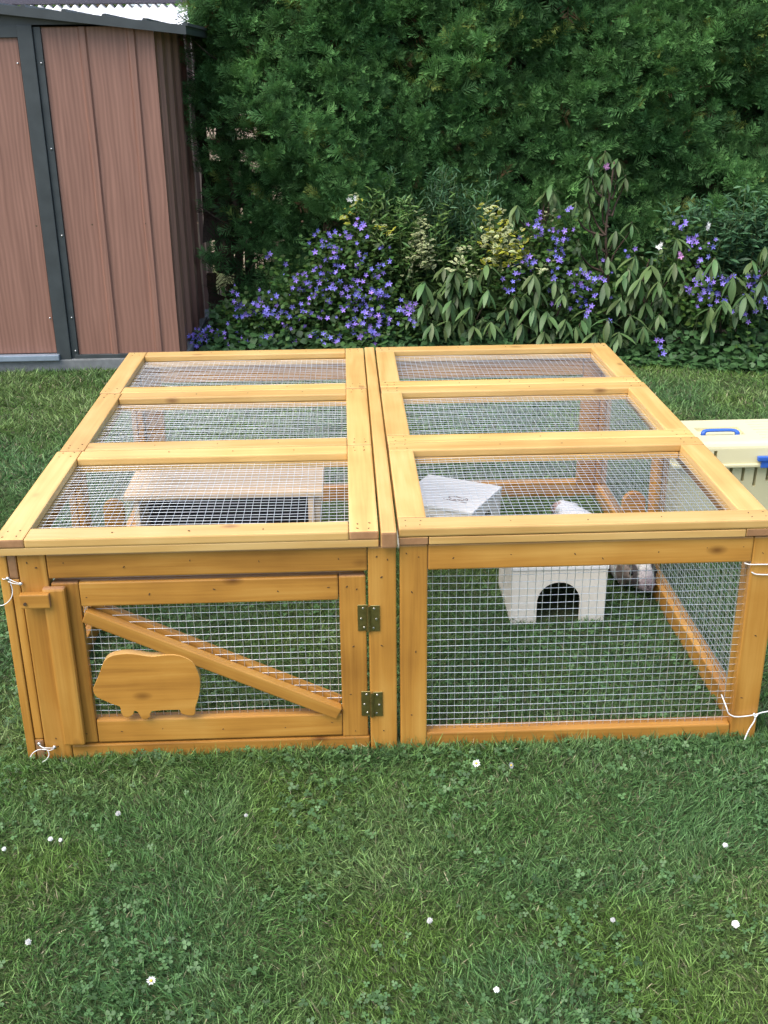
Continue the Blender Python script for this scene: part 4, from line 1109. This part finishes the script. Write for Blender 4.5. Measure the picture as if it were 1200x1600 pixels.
V, F, C = scatter(DIAM, DIAMF, R[:3000], P[:3000] * .9 + np.array([0, 0, 1.75]), np.stack([s * .6, s, s], 1)[:3000], col[:3000] * 1.8); np_mesh('crown', V, F, M['tree'], C, E_)['kind'] = 'stuff'
bm = bmesh.new(); tube(bm, [(0, 0, 0), (.03, 0, .7), (0, .02, 1.5)], .06, 8, .03); obj('trunk', bm, M['bark'], E_)

# ------------------------------------------------------------------ grass
BL = np.array([(-.5, 0, 0), (.5, 0, 0), (-.42, .5, .06), (.42, .5, .06), (0, 1, .26)], float)
BLF = np.array([(0, 1, 3), (0, 3, 2), (2, 3, 4)])
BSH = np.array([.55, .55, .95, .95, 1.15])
SOLID = [(-.945, -.89, -.004, YB), (-.90, -.015, -.002, .045), (-.012, .9, -.002, .045), (.845, .893, .04, YB), (-.9, .85, YB - .052, YB), (.36, .66, .645, .935), (-3.5, -1.03, 3.80, 5.7),
         (1.06, 1.58, 1.31, 1.55)]


def blocked(x, y):
    b = np.zeros(len(x), bool)
    for a, c, d, e in SOLID: b |= (x > a) & (x < c) & (y > d) & (y < e)
    ca, sa = math.cos(math.radians(29.5)), math.sin(math.radians(29.5)); lx = (x - .232) * ca - (y - 1.285) * sa; ly = (x - .232) * sa + (y - 1.285) * ca
    b |= (abs(lx) < .14) & (abs(ly) < .135)
    b |= (y > bed_front(x) + .02) & (x > -1.06)
    return b


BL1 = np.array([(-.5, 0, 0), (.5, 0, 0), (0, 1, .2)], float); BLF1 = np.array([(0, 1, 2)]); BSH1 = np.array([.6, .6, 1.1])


def lawn(x0, x1, y0, y1, dens, hmin, hmax, wd, far=False):
    n = int((x1 - x0) * (y1 - y0) * dens); x, y = rnd(n, x0, x1), rnd(n, y0, y1)
    k = ~blocked(x, y); x, y = x[k], y[k]; n = len(x)
    big = noise2(x, y, 2.3, 41); med = noise2(x, y, 6, 42); fine = noise2(x, y, 26, 43); pat = noise2(x, y, 11, 47)
    h = rnd(n, hmin, hmax) * (.55 + .5 * med + .5 * fine)
    co = .5 + .9 * noise2(x, y, 3.3, 48)
    lean = np.stack([(noise2(x, y, 8, 44) - .5) * 1.5 * co + rng.normal(0, .75, n), (noise2(x, y, 8, 45) - .5) * 1.5 * co + rng.normal(0, .75, n), rnd(n, .35, 1.2)], 1)
    R = frames(lean, rng.normal(0, 1, (n, 3)) * np.array([1, 1, .2]))
    gA = np.array([.102, .212, .044]); gB = np.array([.220, .325, .108]); gC = np.array([.096, .218, .080]); gD = np.array([.158, .265, .050]); st = np.array([.36, .33, .20])
    col = gA + (gB - gA) * np.clip(med * .8 + .5 * pat - .15 + rng.normal(0, .28, n), 0, 1.25)[:, None]
    col = col + (gC - col) * (np.clip(big * 1.8 - .7, 0, .75))[:, None]; col = col + (gD - col) * (np.clip(noise2(x, y, 4.2, 49) * 2.2 - 1.2, 0, .7))[:, None]
    dry = rnd(n, 0, 1) < (.04 + .22 * np.clip(noise2(x, y, 5, 46) + .5 * fine - .75, 0, 1)); col = np.where(dry[:, None], st * rnd(n, .55, 1.1)[:, None], col)
    h = np.where(dry, h * .8, h)
    col *= (rnd(n, .45, 1.0) ** 2 * 1.75)[:, None]
    w_ = rnd(n, .6, 1.4) * wd
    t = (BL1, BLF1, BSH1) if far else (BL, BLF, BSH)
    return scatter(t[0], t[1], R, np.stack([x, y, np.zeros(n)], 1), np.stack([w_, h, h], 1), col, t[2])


G = [lawn(-1.35, 1.35, -1.25, 0.02, 60000, .014, .036, .0021), lawn(-1.0, .95, 0.0, 1.75, 24000, .018, .036, .0030, True),
     lawn(-2.6, -.93, 0.0, 2.0, 16000, .02, .04, .0042, True), lawn(-3.4, -.93, 2.0, 4.0, 10000, .024, .044, .006, True), lawn(.88, 2.4, 0.0, 2.0, 16000, .02, .04, .0042, True),
     lawn(.88, 3.6, 2.0, 4.2, 10000, .024, .044, .006, True), lawn(-.93, .88, 1.7, 4.2, 8000, .024, .044, .006, True)]
G.append(lawn(-.97, .95, -.05, -.006, 42000, .026, .050, .0022))      # taller fringe the mower leaves at the front rail
V, F, C = join_np(G)
tag(np_mesh('grass', V, F, M['grass'], C), 'green lawn grass around and inside the run', 'grass', kind='stuff')

# clover between the blades
CL = []
for k in range(3):
    a = 2 * PI * k / 3; ca, sa = math.cos(a), math.sin(a); q = np.array([(0, 0, 0), (-.42, .45, .06), (0, .5, 0), (.42, .45, .06), (-.3, .95, .02), (0, .9, -.02), (.3, .95, .02)]); CL.append(np.stack([q[:, 0] * ca - q[:, 1] * sa, q[:, 0] * sa + q[:, 1] * ca, q[:, 2]], 1))
CLV = np.concatenate(CL); f0 = np.array([(0, 2, 1), (0, 3, 2), (1, 2, 5), (1, 5, 4), (2, 3, 6), (2, 6, 5)]); CLF = np.concatenate([f0 + 7 * k for k in range(3)])


def clover(x0, x1, y0, y1, dens, thr):
    n = int((x1 - x0) * (y1 - y0) * dens); x, y = rnd(n, x0, x1), rnd(n, y0, y1); k = ~blocked(x, y) & (noise2(x, y, 5.5, 51) + rng.normal(0, .22, n) > thr); x, y = x[k], y[k]; n = len(x)
    nrm = np.stack([rng.normal(0, .35, n), rng.normal(-.2, .35, n), np.ones(n)], 1); R0 = frames(np.stack([np.cos(rnd(n, 0, 6.3)), np.sin(rnd(n, 0, 6.3)), rng.normal(0, .2, n)], 1), nrm)
    col = np.array([.090, .185, .064]) * rnd(n, .5, 1.3)[:, None]
    return scatter(CLV, CLF, R0, np.stack([x, y, rnd(n, .006, .026)], 1), rnd(n, .004, .0115), col)


V, F, C = join_np([clover(-1.35, 1.35, -1.25, 0.0, 3400, .72), clover(-.95, .9, .03, 1.7, 1300, .5), clover(-1.6, -.95, -.3, 1.2, 2500, .35), clover(-.97, .95, -.06, -.005, 5200, .42)])
tag(np_mesh('clover', V, F, M['grass'], C), 'clover leaves scattered through the lawn', 'clover', kind='stuff')


# daisies and clover heads
def petal_ring():
    bm = bmesh.new()
    for k in range(13):
        a = 2 * PI * k / 13 + random.uniform(-.08, .08); d = Vector((math.cos(a), math.sin(a), 0)); s = Vector((-d.y, d.x, 0)); L_ = random.uniform(.009, .0115)
        vs = [bm.verts.new(d * .002), bm.verts.new(d * L_ * .7 - s * .0016 + Vector((0, 0, .001))), bm.verts.new(d * L_ + Vector((0, 0, .0015))), bm.verts.new(d * L_ * .7 + s * .0016 + Vector((0, 0, .001)))]
        bm.faces.new(vs)
    me = bpy.data.meshes.new('daisy_petals'); bm.to_mesh(me); bm.free(); me.materials.append(M['petal_white']); return me


def clover_head():
    bm = bmesh.new()
    for k in range(46):
        z = 1 - 2 * (k + .5) / 46
        if z < -.55: continue
        a = k * 2.39996; r = math.sqrt(1 - z * z); d = Vector((r * math.cos(a), r * math.sin(a), z)); s = d.cross(Vector((0, 0, 1)))
        if s.length < 1e-3: s = Vector((1, 0, 0))
        s.normalize(); t = s.cross(d)
        vs = [bm.verts.new(d * .003 - s * .001), bm.verts.new(d * .003 + s * .001), bm.verts.new(d * .0075 + s * .0016 + t * .0012), bm.verts.new(d * .0075 - s * .0016 + t * .0012)]
        bm.faces.new(vs)
    bmesh.ops.create_icosphere(bm, subdivisions=2, radius=.0052)
    for v in bm.verts: v.co *= random.uniform(.8, 1.15)
    me = bpy.data.meshes.new('clover_head'); bm.to_mesh(me); bm.free(); me.materials.append(M['petal_white']); return me


def lawn_flower(kind, x, y, h, tilt, label, s=1.0):
    E_ = empty(kind, None, (x, y, 0), label, 'daisy' if kind == 'daisy' else 'clover flower', 'small white lawn flowers')
    n = Vector(tilt).normalized(); tip = Vector((n.x * .01, n.y * .01, h))
    bm = bmesh.new(); tube(bm, catmull([(0, .004, 0), (0, .003, h * .6), tip], 4), .0009, 5); obj('stem', bm, M['stem'], E_)
    if kind == 'daisy':
        place(petal_ring(), 'petals', tip, n, s, E_, (0, 0, 0))
        bm = bmesh.new(); bmesh.ops.create_uvsphere(bm, u_segments=8, v_segments=5, radius=.0034 * s, matrix=Matrix.Diagonal((1, 1, .6, 1))); o = obj('eye', bm, M['yellow'], E_, True); o.location = tip + n * .001
    else:
        place(clover_head(), 'florets', tip, n, s, E_, (0, 0, 0))


lawn_flower('daisy', .167, -.134, .050, (-.2, -.6, .8), 'daisy nearest the joint between the two run halves', .95)
lawn_flower('daisy', .240, -.143, .048, (.7, -.6, .5), 'daisy tilted sideways in front of the open wire panel', .85)
for k, (x, y, lab) in enumerate([
        (-.664, -.267, 'white clover head below the guinea pig cutout on the door'), (-.379, -.291, 'white clover head in front of the middle of the door'),
        (-.797, -.356, 'left one of two clover heads growing side by side'), (-.776, -.352, 'right one of two clover heads growing side by side'),
        (-.889, -.380, 'white clover head at the left edge of the picture'), (-.761, -.661, 'lone white clover head low in the left corner of the lawn'),
        (.014, -.639, 'white clover head low in the middle of the lawn'), (.376, -.650, 'white clover head low in the lawn, second from the right edge'),
        (.611, -.674, 'largest white clover head at the lower right edge'), (.665, -.452, 'white clover head in front of the right corner post'),
        (.120, -.819, 'clover head closest to the bottom edge, right of the middle')]):
    lawn_flower('clover_flower', x, y, random.uniform(.036, .046), (random.gauss(0, .3), -.5, 1), lab, 1.0 if k == 8 else random.uniform(.55, .8))
lawn_flower('daisy', -.512, -.766, .040, (.1, -.4, 1), 'open white flower near the bottom edge on the left', .85)
